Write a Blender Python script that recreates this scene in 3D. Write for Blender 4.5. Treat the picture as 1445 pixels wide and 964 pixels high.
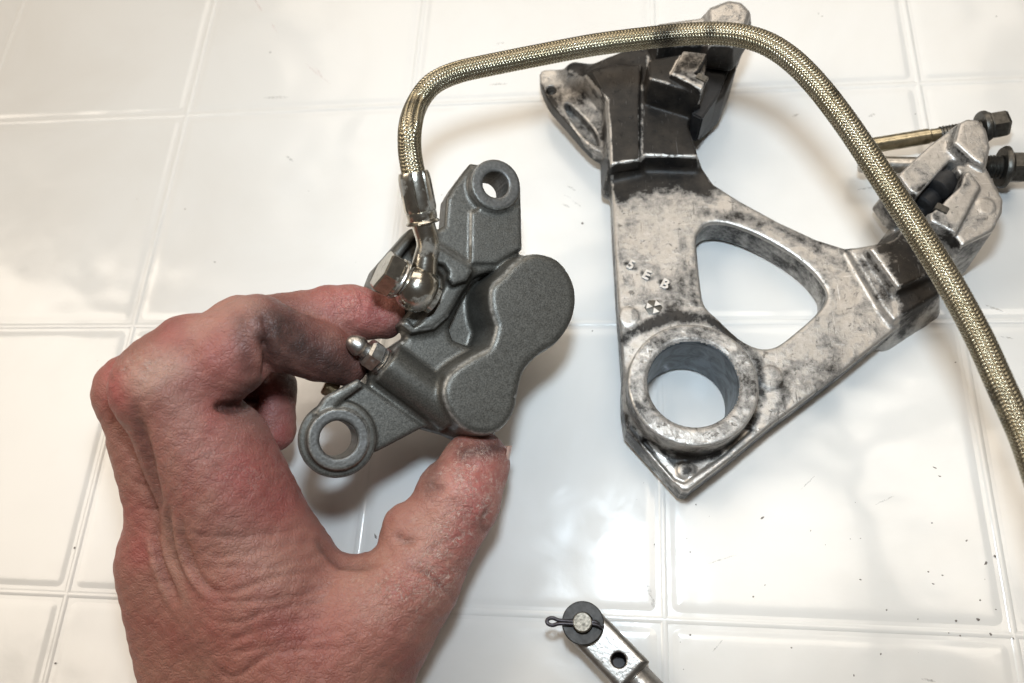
import bpy, bmesh, math, random
import numpy as np
from mathutils import Matrix, Vector

for o in list(bpy.data.objects):
    bpy.data.objects.remove(o, do_unlink=True)
scene = bpy.context.scene
COL = scene.collection
rng = np.random.default_rng(7)
random.seed(7)

# ------------------------------------------------------------------ camera
CAM = np.array([0.2036365, -0.2393958, 0.2919164])
EUL = (0.4036743, 0.1270983, 0.0515555)
FPX = 1166.0                                   # focal length in photo pixels (18 mm on an APS-C body)
cam_d = bpy.data.cameras.new('camera')
cam_d.sensor_width = 36.0
cam_d.lens = FPX / 1445.0 * 36.0
cam_d.clip_start = 0.01
cam_d.clip_end = 50.0
cam_d.dof.use_dof = True
cam_d.dof.focus_distance = 0.272
cam_d.dof.aperture_fstop = 11.0
cam = bpy.data.objects.new('camera', cam_d)
cam.location = CAM
cam.rotation_euler = EUL
COL.objects.link(cam)
scene.camera = cam
a_, b_, c_ = EUL
RX = np.array([[1, 0, 0], [0, math.cos(a_), -math.sin(a_)], [0, math.sin(a_), math.cos(a_)]])
RY = np.array([[math.cos(b_), 0, math.sin(b_)], [0, 1, 0], [-math.sin(b_), 0, math.cos(b_)]])
RZ = np.array([[math.cos(c_), -math.sin(c_), 0], [math.sin(c_), math.cos(c_), 0], [0, 0, 1]])
CM = RZ @ RY @ RX                              # camera axes in world space

# ------------------------------------------------------------------ world and lamps
world = bpy.data.worlds.new('World')
scene.world = world
world.use_nodes = True
bg = world.node_tree.nodes['Background']
bg.inputs['Color'].default_value = (1.0, 0.90, 0.80, 1)
bg.inputs['Strength'].default_value = 0.09


def aim(o, target):
    d = Vector(target) - o.location
    o.rotation_euler = d.to_track_quat('-Z', 'Y').to_euler()


def area_lamp(name, loc, target, sx, sy, power, col):
    l = bpy.data.lights.new(name, 'AREA')
    l.shape = 'RECTANGLE'
    l.size = sx
    l.size_y = sy
    l.energy = power
    l.color = col
    o = bpy.data.objects.new(name, l)
    o.location = loc
    COL.objects.link(o)
    aim(o, target)
    return o


# the camera's pop-up flash, just above the lens
fl = bpy.data.lights.new('camera_flash', 'SPOT')
fl.energy = 3.6
fl.color = (0.74, 0.88, 1.0)
fl.spot_size = math.radians(110)
fl.spot_blend = 1.0
fl.shadow_soft_size = 0.018
flash = bpy.data.objects.new('camera_flash', fl)
flash.location = CAM + CM @ np.array([0.0, 0.088, 0.0])
COL.objects.link(flash)
aim(flash, (0.195, -0.03, 0.02))
# the room's warm ceiling lamps
WARM = (1.0, 0.885, 0.745)
area_lamp('ceiling_lamp', (0.78, 0.20, 1.9), (0.78, 0.20, 0), 0.9, 0.45, 8, WARM)
area_lamp('ceiling_lamp', (0.25, 1.75, 2.0), (0.2, -0.1, 0), 2.4, 1.4, 30, WARM)
area_lamp('ceiling_lamp', (-1.7, 0.3, 1.9), (0.2, -0.1, 0), 1.2, 1.6, 40, WARM)

scene.view_settings.view_transform = 'Standard'
scene.view_settings.look = 'None'
scene.view_settings.exposure = 0.0
scene.view_settings.gamma = 1.0
scene.view_settings.use_curve_mapping = False
scene.render.engine = 'CYCLES'
scene.render.resolution_x = 1024
scene.render.resolution_y = 683


# ------------------------------------------------------------------ pixel helpers (a pixel gives a direction, the height or depth comes from the thing)
def ray(u, v):
    return CM @ np.array([(u - 722.5) / FPX, -(v - 482.0) / FPX, -1.0])


def at_d(u, v, d):
    return CAM + ray(u, v) * d


def at_z(u, v, z):
    r = ray(u, v)
    return CAM + r * ((z - CAM[2]) / r[2])


def project(P):
    c = (np.asarray(P) - CAM) @ CM
    return 722.5 + FPX * c[..., 0] / -c[..., 2], 482.0 - FPX * c[..., 1] / -c[..., 2]


class Frame:
    """local frame of a thing: origin, and z axis given in camera or world axes"""
    def __init__(s, O, z, x):
        z = z / np.linalg.norm(z)
        x = x - z * (x @ z)
        x = x / np.linalg.norm(x)
        s.O, s.z, s.x, s.y = np.array(O, float), z, x, np.cross(z, x)
        s.R = np.stack([s.x, s.y, s.z], 1)

    def mat(s):
        m = Matrix.Identity(4)
        for i in range(3):
            for j in range(3):
                m[i][j] = s.R[i, j]
            m[i][3] = s.O[i]
        return m

    def px(s, u, v, h):            # h in mm above the frame's plane -> local mm
        r = ray(u, v)
        t = (h * 0.001 - (CAM - s.O) @ s.z) / (r @ s.z)
        return (CAM + t * r - s.O) @ s.R * 1000.0

    def pts(s, uv, h):
        return np.array([s.px(u, v, h)[:2] for u, v in uv])

    def world(s, p):               # local mm -> world m
        return s.O + s.R @ (np.asarray(p) * 0.001)


# ------------------------------------------------------------------ scene objects
def tag(o, label=None, cat=None, group=None, kind=None):
    if label: o['label'] = label
    if cat: o['category'] = cat
    if group: o['group'] = group
    if kind: o['kind'] = kind
    return o


def empty(name, mat, label, cat, group=None):
    o = bpy.data.objects.new(name, None)
    o.empty_display_size = 0.01
    o.matrix_world = mat
    COL.objects.link(o)
    return tag(o, label, cat, group)


def mesh_obj(name, verts, faces, mat, parent=None, smooth=True, normals=None, sharp=None):
    me = bpy.data.meshes.new(name)
    verts = np.asarray(verts, np.float64)
    if isinstance(faces, np.ndarray):
        n, k = faces.shape
        me.vertices.add(len(verts))
        me.vertices.foreach_set('co', verts.astype(np.float32).ravel())
        me.loops.add(n * k)
        me.loops.foreach_set('vertex_index', faces.astype(np.int32).ravel())
        me.polygons.add(n)
        me.polygons.foreach_set('loop_start', np.arange(0, n * k, k, dtype=np.int32))
        me.polygons.foreach_set('loop_total', np.full(n, k, np.int32))
        me.update(calc_edges=True)
        me.validate()
    else:
        me.from_pydata([tuple(v) for v in verts], [], faces)
        me.update()
    me.polygons.foreach_set('use_smooth', np.full(len(me.polygons), bool(smooth)))
    if normals is not None:
        me.normals_split_custom_set_from_vertices([tuple(v) for v in normals])
    elif sharp is not None:
        me.set_sharp_from_angle(angle=math.radians(sharp))
    if mat: me.materials.append(mat)
    o = bpy.data.objects.new(name, me)
    COL.objects.link(o)
    if parent is not None:
        o.parent = parent
    return o


def bm_obj(name, bm, mat, parent=None, smooth=True, sharp=35):
    bmesh.ops.recalc_face_normals(bm, faces=bm.faces[:])
    me = bpy.data.meshes.new(name)
    bm.to_mesh(me)
    bm.free()
    me.polygons.foreach_set('use_smooth', np.full(len(me.polygons), bool(smooth)))
    if smooth and sharp: me.set_sharp_from_angle(angle=math.radians(sharp))
    if mat: me.materials.append(mat)
    o = bpy.data.objects.new(name, me)
    COL.objects.link(o)
    if parent is not None:
        o.parent = parent
    return o


def add_lathe(bm, p0, axis, prof, seg=32, phase=0.0):
    """surface of revolution: prof = [(radius, distance along axis)], all in metres; closed at both ends when radius is 0"""
    axis = np.asarray(axis, float)
    axis = axis / np.linalg.norm(axis)
    t = np.array([0, 0, 1.0]) if abs(axis[2]) < 0.9 else np.array([1.0, 0, 0])
    e1 = np.cross(axis, t); e1 /= np.linalg.norm(e1)
    e2 = np.cross(axis, e1)
    rings = []
    for r, a in prof:
        c = np.asarray(p0) + axis * a
        if r < 1e-7:
            rings.append([bm.verts.new(c)])
        else:
            rings.append([bm.verts.new(c + r * (math.cos(phase + 2 * math.pi * k / seg) * e1 + math.sin(phase + 2 * math.pi * k / seg) * e2)) for k in range(seg)])
    for A, B in zip(rings[:-1], rings[1:]):
        for k in range(seg):
            k2 = (k + 1) % seg
            if len(A) == 1 and len(B) == 1: continue
            if len(A) == 1: bm.faces.new((A[0], B[k], B[k2]))
            elif len(B) == 1: bm.faces.new((A[k], A[k2], B[0]))
            else: bm.faces.new((A[k], A[k2], B[k2], B[k]))
    return bm


def lathe_obj(name, p0, axis, prof, mat, parent=None, seg=32, smooth=True, sharp=35, phase=0.0):
    return bm_obj(name, add_lathe(bmesh.new(), p0, axis, prof, seg, phase), mat, parent, smooth, sharp)


def catmull(P, n=8, closed=False):
    P = np.asarray(P, float)
    N = len(P)
    out = []
    rngi = range(N) if closed else range(N - 1)
    for i in rngi:
        g = (lambda k: P[k % N]) if closed else (lambda k: P[min(max(k, 0), N - 1)])
        p0, p1, p2, p3 = g(i - 1), g(i), g(i + 1), g(i + 2)
        for k in range(n):
            t = k / n
            out.append(0.5 * ((2 * p1) + (-p0 + p2) * t + (2 * p0 - 5 * p1 + 4 * p2 - p3) * t * t + (-p0 + 3 * p1 - 3 * p2 + p3) * t ** 3))
    if not closed: out.append(P[-1])
    return np.array(out)


def sweep(path, rad, seg=16, cap=True):
    """tube along a path with parallel-transported rings -> verts, quad list"""
    path = np.asarray(path, float)
    n = len(path)
    rad = np.broadcast_to(np.asarray(rad, float), (n,))
    T = np.gradient(path, axis=0)
    T /= np.linalg.norm(T, axis=1)[:, None]
    u = np.cross(T[0], [0.3, 0.2, 0.9]); u /= np.linalg.norm(u)
    U = []
    for i in range(n):
        u = u - T[i] * (u @ T[i]); u /= np.linalg.norm(u)
        U.append(u)
    U = np.array(U); W = np.cross(T, U)
    a = np.arange(seg) * 2 * math.pi / seg
    V = path[:, None] + rad[:, None, None] * (np.cos(a)[None, :, None] * U[:, None] + np.sin(a)[None, :, None] * W[:, None])
    V = V.reshape(-1, 3)
    F = []
    for i in range(n - 1):
        for k in range(seg):
            k2 = (k + 1) % seg
            F.append((i * seg + k, i * seg + k2, (i + 1) * seg + k2, (i + 1) * seg + k))
    if cap:
        F.append(tuple(range(seg - 1, -1, -1)))
        F.append(tuple((n - 1) * seg + k for k in range(seg)))
    return V, F, T, U, W


# ------------------------------------------------------------------ distance-field modelling for the castings and the hand
class Field:
    def __init__(s, lo, hi, h):
        s.lo = np.array(lo, float); s.h = float(h)
        s.n = (np.ceil((np.array(hi) - s.lo) / h).astype(int) + 1)
        s.ax = [(s.lo[i] + h * np.arange(s.n[i])).astype(np.float32) for i in range(3)]
        s.F = np.full(s.n, 40.0, np.float32)
        s.L = np.zeros(s.n, np.uint8)

    def win(s, lo, hi):
        a = np.clip(np.floor((np.array(lo) - s.lo) / s.h).astype(int), 0, s.n - 1)
        b = np.clip(np.ceil((np.array(hi) - s.lo) / s.h).astype(int) + 1, 1, s.n)
        return tuple(slice(int(x), int(y)) for x, y in zip(a, b))

    def grid(s, sl):
        return s.ax[0][sl[0]][:, None, None], s.ax[1][sl[1]][None, :, None], s.ax[2][sl[2]][None, None, :]

    def add(s, prim, k=1.0, label=1):
        fn, lo, hi = prim
        m = k + 3 * s.h
        sl = s.win(np.array(lo) - m, np.array(hi) + m)
        d = fn(*s.grid(sl))
        a = s.F[sl]
        lab = s.L[sl]
        lab[np.broadcast_to(d, a.shape) < a] = label
        s.F[sl] = np.minimum(a, d) - np.maximum(k - np.abs(a - d), 0) ** 2 / (4 * k)

    def sub(s, prim, k=0.6, label=None):
        fn, lo, hi = prim
        m = k + 3 * s.h
        sl = s.win(np.array(lo) - m, np.array(hi) + m)
        d = -fn(*s.grid(sl))
        a = s.F[sl]
        if label:
            lab = s.L[sl]
            lab[np.broadcast_to(d, a.shape) > a] = label
        s.F[sl] = np.maximum(a, d) + np.maximum(k - np.abs(a - d), 0) ** 2 / (4 * k)

    def sample(s, P, arr=None):
        arr = s.F if arr is None else arr
        g = (P - s.lo) / s.h
        i = np.clip(np.floor(g).astype(int), 0, s.n - 2)
        f = g - i
        r = 0
        for dx in (0, 1):
            for dy in (0, 1):
                for dz in (0, 1):
                    w = (f[:, 0] if dx else 1 - f[:, 0]) * (f[:, 1] if dy else 1 - f[:, 1]) * (f[:, 2] if dz else 1 - f[:, 2])
                    r = r + w * arr[i[:, 0] + dx, i[:, 1] + dy, i[:, 2] + dz]
        return r

    def mesh(s, smooth=2):
        F = s.F
        S = F < 0
        c = np.zeros(tuple(s.n - 1), np.uint8)
        cor = [(x, y, z) for x in (0, 1) for y in (0, 1) for z in (0, 1)]
        n = s.n - 1
        for x, y, z in cor:
            c += S[x:x + n[0], y:y + n[1], z:z + n[2]]
        I = np.argwhere((c > 0) & (c < 8))
        idx = np.full(tuple(n), -1, np.int32)
        idx[I[:, 0], I[:, 1], I[:, 2]] = np.arange(len(I))
        cv = np.stack([F[I[:, 0] + x, I[:, 1] + y, I[:, 2] + z] for x, y, z in cor], 1)
        acc = np.zeros((len(I), 3)); cnt = np.zeros(len(I))
        for a in range(8):
            for b in range(a + 1, 8):
                pa, pb = np.array(cor[a]), np.array(cor[b])
                if np.abs(pa - pb).sum() != 1: continue
                va, vb = cv[:, a], cv[:, b]
                m = (va < 0) != (vb < 0)
                t = np.where(m, va / np.where(m, va - vb, 1), 0)
                acc += np.where(m[:, None], pa + t[:, None] * (pb - pa), 0)
                cnt += m
        V = s.lo + s.h * (I + acc / cnt[:, None])
        lab = s.L[I[:, 0], I[:, 1], I[:, 2]]
        Q = []
        for ax in range(3):
            o1, o2 = (ax + 1) % 3, (ax + 2) % 3
            sa = [slice(None)] * 3; sb = [slice(None)] * 3
            sa[ax] = slice(0, -1); sb[ax] = slice(1, None)
            A, B = S[tuple(sa)], S[tuple(sb)]
            E = np.argwhere(A != B)
            ok = (E[:, o1] > 0) & (E[:, o1] < s.n[o1] - 1) & (E[:, o2] > 0) & (E[:, o2] < s.n[o2] - 1)
            E = E[ok]
            inside = A[E[:, 0], E[:, 1], E[:, 2]]
            q = []
            for d1, d2 in ((-1, -1), (0, -1), (0, 0), (-1, 0)):
                J = E.copy(); J[:, o1] += d1; J[:, o2] += d2
                q.append(idx[J[:, 0], J[:, 1], J[:, 2]])
            q = np.stack(q, 1)
            q[~inside] = q[~inside][:, ::-1]
            Q.append(q)
        Q = np.concatenate(Q)
        Q = Q[(Q >= 0).all(1)]
        nv = len(V)
        ed = np.concatenate([Q[:, [0, 1]], Q[:, [1, 2]], Q[:, [2, 3]], Q[:, [3, 0]]])
        deg = np.maximum(np.bincount(ed[:, 0], minlength=nv) + np.bincount(ed[:, 1], minlength=nv), 1)

        def lap(V, w):
            L = np.stack([np.bincount(ed[:, 0], V[ed[:, 1], i], nv) + np.bincount(ed[:, 1], V[ed[:, 0], i], nv) for i in range(3)], 1) / deg[:, None]
            return V + w * (L - V)

        def newton(V):
            e = s.h * 0.7
            f = s.sample(V)
            g = np.stack([s.sample(V + e * np.eye(3)[i]) - s.sample(V - e * np.eye(3)[i]) for i in range(3)], 1) / (2 * e)
            g2 = np.maximum((g ** 2).sum(1), 0.15)
            return V - np.clip(f / g2, -s.h, s.h)[:, None] * g * 0.8
        for _ in range(smooth):
            V = lap(V, 0.5)
            V = newton(V)
        V = lap(V, 0.3)
        return V, Q, lab, lap


def vnormals(V, Q):
    n = np.cross(V[Q[:, 2]] - V[Q[:, 0]], V[Q[:, 3]] - V[Q[:, 1]])
    N = np.stack([sum(np.bincount(Q[:, j], n[:, i], len(V)) for j in range(4)) for i in range(3)], 1)
    return N / np.maximum(np.linalg.norm(N, axis=1), 1e-9)[:, None]


def poly_sdf2(P, x, y):
    """signed distance to a closed polygon on a 2D grid"""
    P = np.asarray(P, np.float32)
    d = np.full(np.broadcast(x, y).shape, 1e9, np.float32)
    s = np.zeros(d.shape, bool)
    N = len(P)
    for i in range(N):
        a, b = P[i - 1], P[i]
        e = b - a
        wx, wy = x - a[0], y - a[1]
        t = np.clip((wx * e[0] + wy * e[1]) / max(float(e @ e), 1e-9), 0, 1)
        d = np.minimum(d, (wx - e[0] * t) ** 2 + (wy - e[1] * t) ** 2)
        c = (a[1] <= y) != (b[1] <= y)
        if abs(e[1]) > 1e-9:
            s ^= c & (x < a[0] + (y - a[1]) * e[0] / e[1])
    d = np.sqrt(d)
    return np.where(s, -d, d)


def rnd2(a, b, r):
    """intersection of two half-space-like distances with a rounded edge of radius r"""
    return np.minimum(np.maximum(a + r, b + r), 0) + np.sqrt(np.maximum(a + r, 0) ** 2 + np.maximum(b + r, 0) ** 2) - r


def prism(P, z0, z1, r=0.8, draft=0.0):
    P = np.asarray(P, float)

    def fn(x, y, z):
        d2 = poly_sdf2(P, x[:, :, 0], y[:, :, 0])[:, :, None]
        if draft: d2 = (d2 + draft * (z - z1)) / math.sqrt(1 + draft * draft)
        return rnd2(d2, np.maximum(z0 - z, z - z1), r)
    m = max(0, draft * (z1 - z0))
    return fn, (P[:, 0].min() - m, P[:, 1].min() - m, z0), (P[:, 0].max() + m, P[:, 1].max() + m, z1)


def cyl(p0, p1, r, rd=0.6, r1=None):
    p0 = np.asarray(p0, float); p1 = np.asarray(p1, float)
    L = np.linalg.norm(p1 - p0); a = (p1 - p0) / L
    r1 = r if r1 is None else r1

    def fn(x, y, z):
        t = (x - p0[0]) * a[0] + (y - p0[1]) * a[1] + (z - p0[2]) * a[2]
        q2 = (x - p0[0]) ** 2 + (y - p0[1]) ** 2 + (z - p0[2]) ** 2 - t * t
        rr = r + (r1 - r) * t / L
        return rnd2(np.sqrt(np.maximum(q2, 0)) - rr, np.abs(t - L / 2) - L / 2, rd).astype(np.float32)
    R = max(r, r1)
    return fn, np.minimum(p0, p1) - R, np.maximum(p0, p1) + R


def cone(p0, p1, r0, r1, flat=None, fdir=None):
    """round cone; flat < 1 squashes the section along fdir"""
    p0 = np.asarray(p0, float); p1 = np.asarray(p1, float)
    e = p1 - p0; L2 = float(e @ e)
    if fdir is not None:
        f = np.asarray(fdir, float); f = f - e * (f @ e) / L2; f /= np.linalg.norm(f)

    def fn(x, y, z):
        wx, wy, wz = x - p0[0], y - p0[1], z - p0[2]
        t = np.clip((wx * e[0] + wy * e[1] + wz * e[2]) / L2, 0, 1)
        qx, qy, qz = wx - e[0] * t, wy - e[1] * t, wz - e[2] * t
        if fdir is None:
            q = np.sqrt(qx * qx + qy * qy + qz * qz)
        else:
            s = qx * f[0] + qy * f[1] + qz * f[2]
            q = np.sqrt(np.maximum(qx * qx + qy * qy + qz * qz + s * s * (1 / flat ** 2 - 1), 0))
        return (q - (r0 + (r1 - r0) * t)).astype(np.float32)
    R = max(r0, r1)
    return fn, np.minimum(p0, p1) - R, np.maximum(p0, p1) + R


def ball(p, r):
    p = np.asarray(p, float)
    r = np.broadcast_to(np.asarray(r, float), (3,))

    def fn(x, y, z):
        q = np.sqrt(((x - p[0]) / r[0]) ** 2 + ((y - p[1]) / r[1]) ** 2 + ((z - p[2]) / r[2]) ** 2)
        return ((q - 1) * r.min()).astype(np.float32)
    return fn, p - r, p + r


def casting(field, names, mats, parent, smooth=2, attr=None):
    """one seamless surface, split into its named parts"""
    V, Q, lab, _ = field.mesh(smooth)
    N = vnormals(V, Q)
    fl = np.sort(lab[Q], 1)[:, 1]
    out = {}
    A = attr(V, N) if attr else {}
    for k, nm in names.items():
        q = Q[fl == k]
        if not len(q): continue
        use, inv = np.unique(q, return_inverse=True)
        o = mesh_obj(nm, V[use] * 0.001, inv.reshape(-1, 4), mats[k] if isinstance(mats, dict) else mats, parent, True, N[use])
        for an, av in A.items():
            at = o.data.attributes.new(an, 'FLOAT', 'POINT')
            at.data.foreach_set('value', av[use].astype(np.float32))
        out[k] = o
    return out


# ------------------------------------------------------------------ materials
class Mat:
    def __init__(s, name):
        s.m = bpy.data.materials.new(name)
        s.m.use_nodes = True
        s.t = s.m.node_tree
        s.b = s.t.nodes['Principled BSDF']
        s.tc = s.t.nodes.new('ShaderNodeTexCoord')

    def node(s, typ, **kw):
        n = s.t.nodes.new(typ)
        for k, v in kw.items():
            if k in n.inputs: n.inputs[k].default_value = v
            else: setattr(n, k, v)
        return n

    def link(s, a, b):
        s.t.links.new(a, b)

    def noise(s, scale, detail=4, rough=0.55, vec=None, dist=0.0):
        n = s.node('ShaderNodeTexNoise', Scale=scale, Detail=detail, Roughness=rough, Distortion=dist)
        s.link(vec or s.tc.outputs['Object'], n.inputs['Vector'])
        return n.outputs['Fac']

    def ramp(s, fac, stops):
        n = s.node('ShaderNodeValToRGB')
        e = n.color_ramp.elements
        while len(e) < len(stops): e.new(0.5)
        for el, (p, c) in zip(e, stops):
            el.position = p
            el.color = (c, c, c, 1) if isinstance(c, (int, float)) else (*c, 1)
        s.link(fac, n.inputs['Fac'])
        return n.outputs['Color']

    def mix(s, fac, a, b, typ='MIX'):
        n = s.node('ShaderNodeMix', data_type='RGBA', blend_type=typ)
        for i, v in ((0, fac), (6, a), (7, b)):
            if isinstance(v, (int, float)) and i: v = (v, v, v)
            if isinstance(v, (int, float)): n.inputs[i].default_value = v
            elif isinstance(v, tuple): n.inputs[i].default_value = (*v, 1) if len(v) == 3 else v
            else: s.link(v, n.inputs[i])
        return n.outputs[2]

    def math(s, op, a, b=0.0, clamp=False):
        n = s.node('ShaderNodeMath', operation=op, use_clamp=clamp)
        for i, v in ((0, a), (1, b)):
            if isinstance(v, (int, float)): n.inputs[i].default_value = v
            else: s.link(v, n.inputs[i])
        return n.outputs[0]

    def attr(s, name):
        return s.node('ShaderNodeAttribute', attribute_name=name).outputs['Fac']

    def set(s, **kw):
        for k, v in kw.items():
            k = k.replace('_', ' ')
            if isinstance(v, (int, float)): s.b.inputs[k].default_value = v
            elif isinstance(v, tuple): s.b.inputs[k].default_value = v if k == 'Subsurface Radius' or len(v) == 4 else (*v, 1)
            else: s.link(v, s.b.inputs[k])
        return s

    def bump(s, hgt, dist, strength=1.0, prev=None):
        n = s.node('ShaderNodeBump', Strength=strength, Distance=dist)
        s.link(hgt, n.inputs['Height'])
        if prev is not None: s.link(prev, n.inputs['Normal'])
        s.link(n.outputs['Normal'], s.b.inputs['Normal'])
        return n.outputs['Normal']


def metal(name, col, rough, metallic=1.0, grain=900, var=0.35, bump=0.00008, dirt=0.0, dirtcol=(0.03, 0.028, 0.025)):
    m = Mat(name)
    n1 = m.noise(grain, 3)
    n2 = m.noise(grain * 0.07, 5, 0.6)
    c = m.mix(m.ramp(n1, [(0.3, 0.0), (0.7, 1.0)]), tuple(x * (1 - var) for x in col), tuple(min(1, x * (1 + var)) for x in col))
    rg = m.math('MULTIPLY_ADD', n2, 0.35)
    m.t.nodes[-1].inputs[2].default_value = rough - 0.17
    if dirt:
        k = m.ramp(m.noise(grain * 0.16, 6, 0.65), [(0.62 - dirt * 0.3, 0.0), (0.72 - dirt * 0.2, 1.0)])
        c = m.mix(k, c, dirtcol)
        m.set(Metallic=m.math('MULTIPLY', m.math('SUBTRACT', 1.0, k), metallic))
    else:
        m.set(Metallic=metallic)
    m.set(Base_Color=c, Roughness=rg)
    m.bump(n1, bump)
    return m.m


# ------------------------------------------------------------------ the white tile-pattern panel everything lies on
TILE = 0.108
GAP = 0.0070


def panel_material(name):
    m = Mat(name)
    pos = m.node('ShaderNodeNewGeometry').outputs['Position']
    smear = m.noise(9, 6, 0.6, pos, 0.6)
    scuff = m.noise(65, 8, 0.72, pos, 1.2)
    c = m.mix(m.ramp(smear, [(0.45, 0.0), (0.85, 1.0)]), (0.715, 0.715, 0.70), (0.65, 0.635, 0.605))
    c = m.mix(m.ramp(scuff, [(0.68, 0.0), (0.82, 0.28)]), c, (0.40, 0.38, 0.36))
    st = m.node('ShaderNodeMapping')
    st.inputs['Scale'].default_value = (40, 260, 1)
    st.inputs['Rotation'].default_value = (0, 0, 0.5)
    m.link(pos, st.inputs['Vector'])
    scr = m.ramp(m.noise(1.0, 5, 0.7, st.outputs['Vector']), [(0.70, 0.0), (0.76, 0.16)])
    c = m.mix(scr, c, (0.35, 0.34, 0.33))
    m.set(Base_Color=c, Specular_IOR_Level=0.5, IOR=1.49,
          Roughness=m.ramp(scuff, [(0.3, 0.10), (0.8, 0.26)]))
    wav = m.noise(16, 2, 0.5, pos, 0.4)
    p = m.bump(wav, 0.0022, 1.0)
    m.bump(m.noise(420, 3, 0.6, pos), 0.00002, 1.0, p)
    return m.m


M_PANEL = panel_material('white_panel_plastic')


def build_panel():
    nx0, nx1, ny0, ny1 = -4, 6, -4, 4
    base_z = -0.00034
    # backing sheet with a small bead along every joint
    bm = bmesh.new()
    X0, X1, Y0, Y1 = nx0 * TILE, nx1 * TILE, ny0 * TILE, ny1 * TILE

    def strip(cx0, cx1, cy0, cy1, horizontal):
        prof = [(-0.0012, base_z), (-0.0008, base_z + 0.00019), (0, base_z + 0.00028), (0.0008, base_z + 0.00019), (0.0012, base_z)]
        a = []; b = []
        for o, z in prof:
            if horizontal:
                a.append(bm.verts.new((cx0, cy0 + o, z + 1e-5))); b.append(bm.verts.new((cx1, cy0 + o, z + 1e-5)))
            else:
                a.append(bm.verts.new((cx0 + o, cy0, z + 2e-5))); b.append(bm.verts.new((cx0 + o, cy1, z + 2e-5)))
        for k in range(4):
            bm.faces.new((a[k], b[k], b[k + 1], a[k + 1]))
    vs = [bm.verts.new(p) for p in ((X0, Y0, base_z), (X1, Y0, base_z), (X1, Y1, base_z), (X0, Y1, base_z))]
    bm.faces.new(vs)
    lo = [bm.verts.new((v.co.x, v.co.y, -0.0035)) for v in vs]
    bm.faces.new(lo[::-1])
    for k in range(4):
        bm.faces.new((vs[k], lo[k], lo[(k + 1) % 4], vs[(k + 1) % 4]))
    for j in range(ny0 + 1, ny1): strip(X0, X1, j * TILE, 0, True)
    for i in range(nx0 + 1, nx1): strip(i * TILE, 0, Y0, Y1, False)
    for f in bm.faces: f.normal_update()
    panel = bm_obj('tabletop', bm, M_PANEL, None, True, 60)
    tag(panel, 'glossy white tile-pattern panel used as a work surface', None, None, 'structure')
    # one tile: flat middle, rounded lip, rounded corners
    s = (TILE - GAP) / 2
    rc = 0.0018

    def ring(inset, z):
        out = []
        r = max(rc - inset, 0.0004)
        for cx, cy, a0 in ((1, 1, 0), (-1, 1, 90), (-1, -1, 180), (1, -1, 270)):
            for k in range(5):
                a = math.radians(a0 + 22.5 * k)
                out.append(((s - inset - r) * cx + r * math.cos(a), (s - inset - r) * cy + r * math.sin(a), z))
        return out
    prof = [(-0.0010, base_z + 2e-5), (-0.0003, -0.00024), (0.0005, -0.00010), (0.0014, -0.00002), (0.0026, 0.00001), (0.0045, 0.0)]
    V = []; F = []
    for ins, z in prof: V += ring(ins, z)
    n = 20
    for i in range(len(prof) - 1):
        for k in range(n):
            F.append((i * n + k, i * n + (k + 1) % n, (i + 1) * n + (k + 1) % n, (i + 1) * n + k))
    F.append(tuple((len(prof) - 1) * n + k for k in range(n)))
    first = None
    for j in range(ny0, ny1):
        for i in range(nx0, nx1):
            if first is None:
                first = mesh_obj('tile', V, F, M_PANEL, panel, True)
                o = first
            else:
                o = first.copy(); COL.objects.link(o); o.parent = panel
            o.location = ((i + 0.5) * TILE, (j + 0.5) * TILE, 0)
    return panel


build_panel()


# ------------------------------------------------------------------ caliper bracket (worn aluminium casting lying on the panel)
def seg_dist(u, v, pts):
    d = np.full(np.shape(u), 1e9)
    for (ax, ay), (bx, by) in zip(pts[:-1], pts[1:]):
        ex, ey = bx - ax, by - ay
        t = np.clip(((u - ax) * ex + (v - ay) * ey) / max(ex * ex + ey * ey, 1e-9), 0, 1)
        d = np.minimum(d, np.hypot(u - ax - ex * t, v - ay - ey * t))
    return d


def inside_poly(P, u, v):
    s = np.zeros(np.shape(u), bool)
    for i in range(len(P)):
        (ax, ay), (bx, by) = P[i - 1], P[i]
        if ay == by: continue
        s ^= ((ay <= v) != (by <= v)) & (u < ax + (v - ay) * (bx - ax) / (by - ay))
    return s


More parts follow.
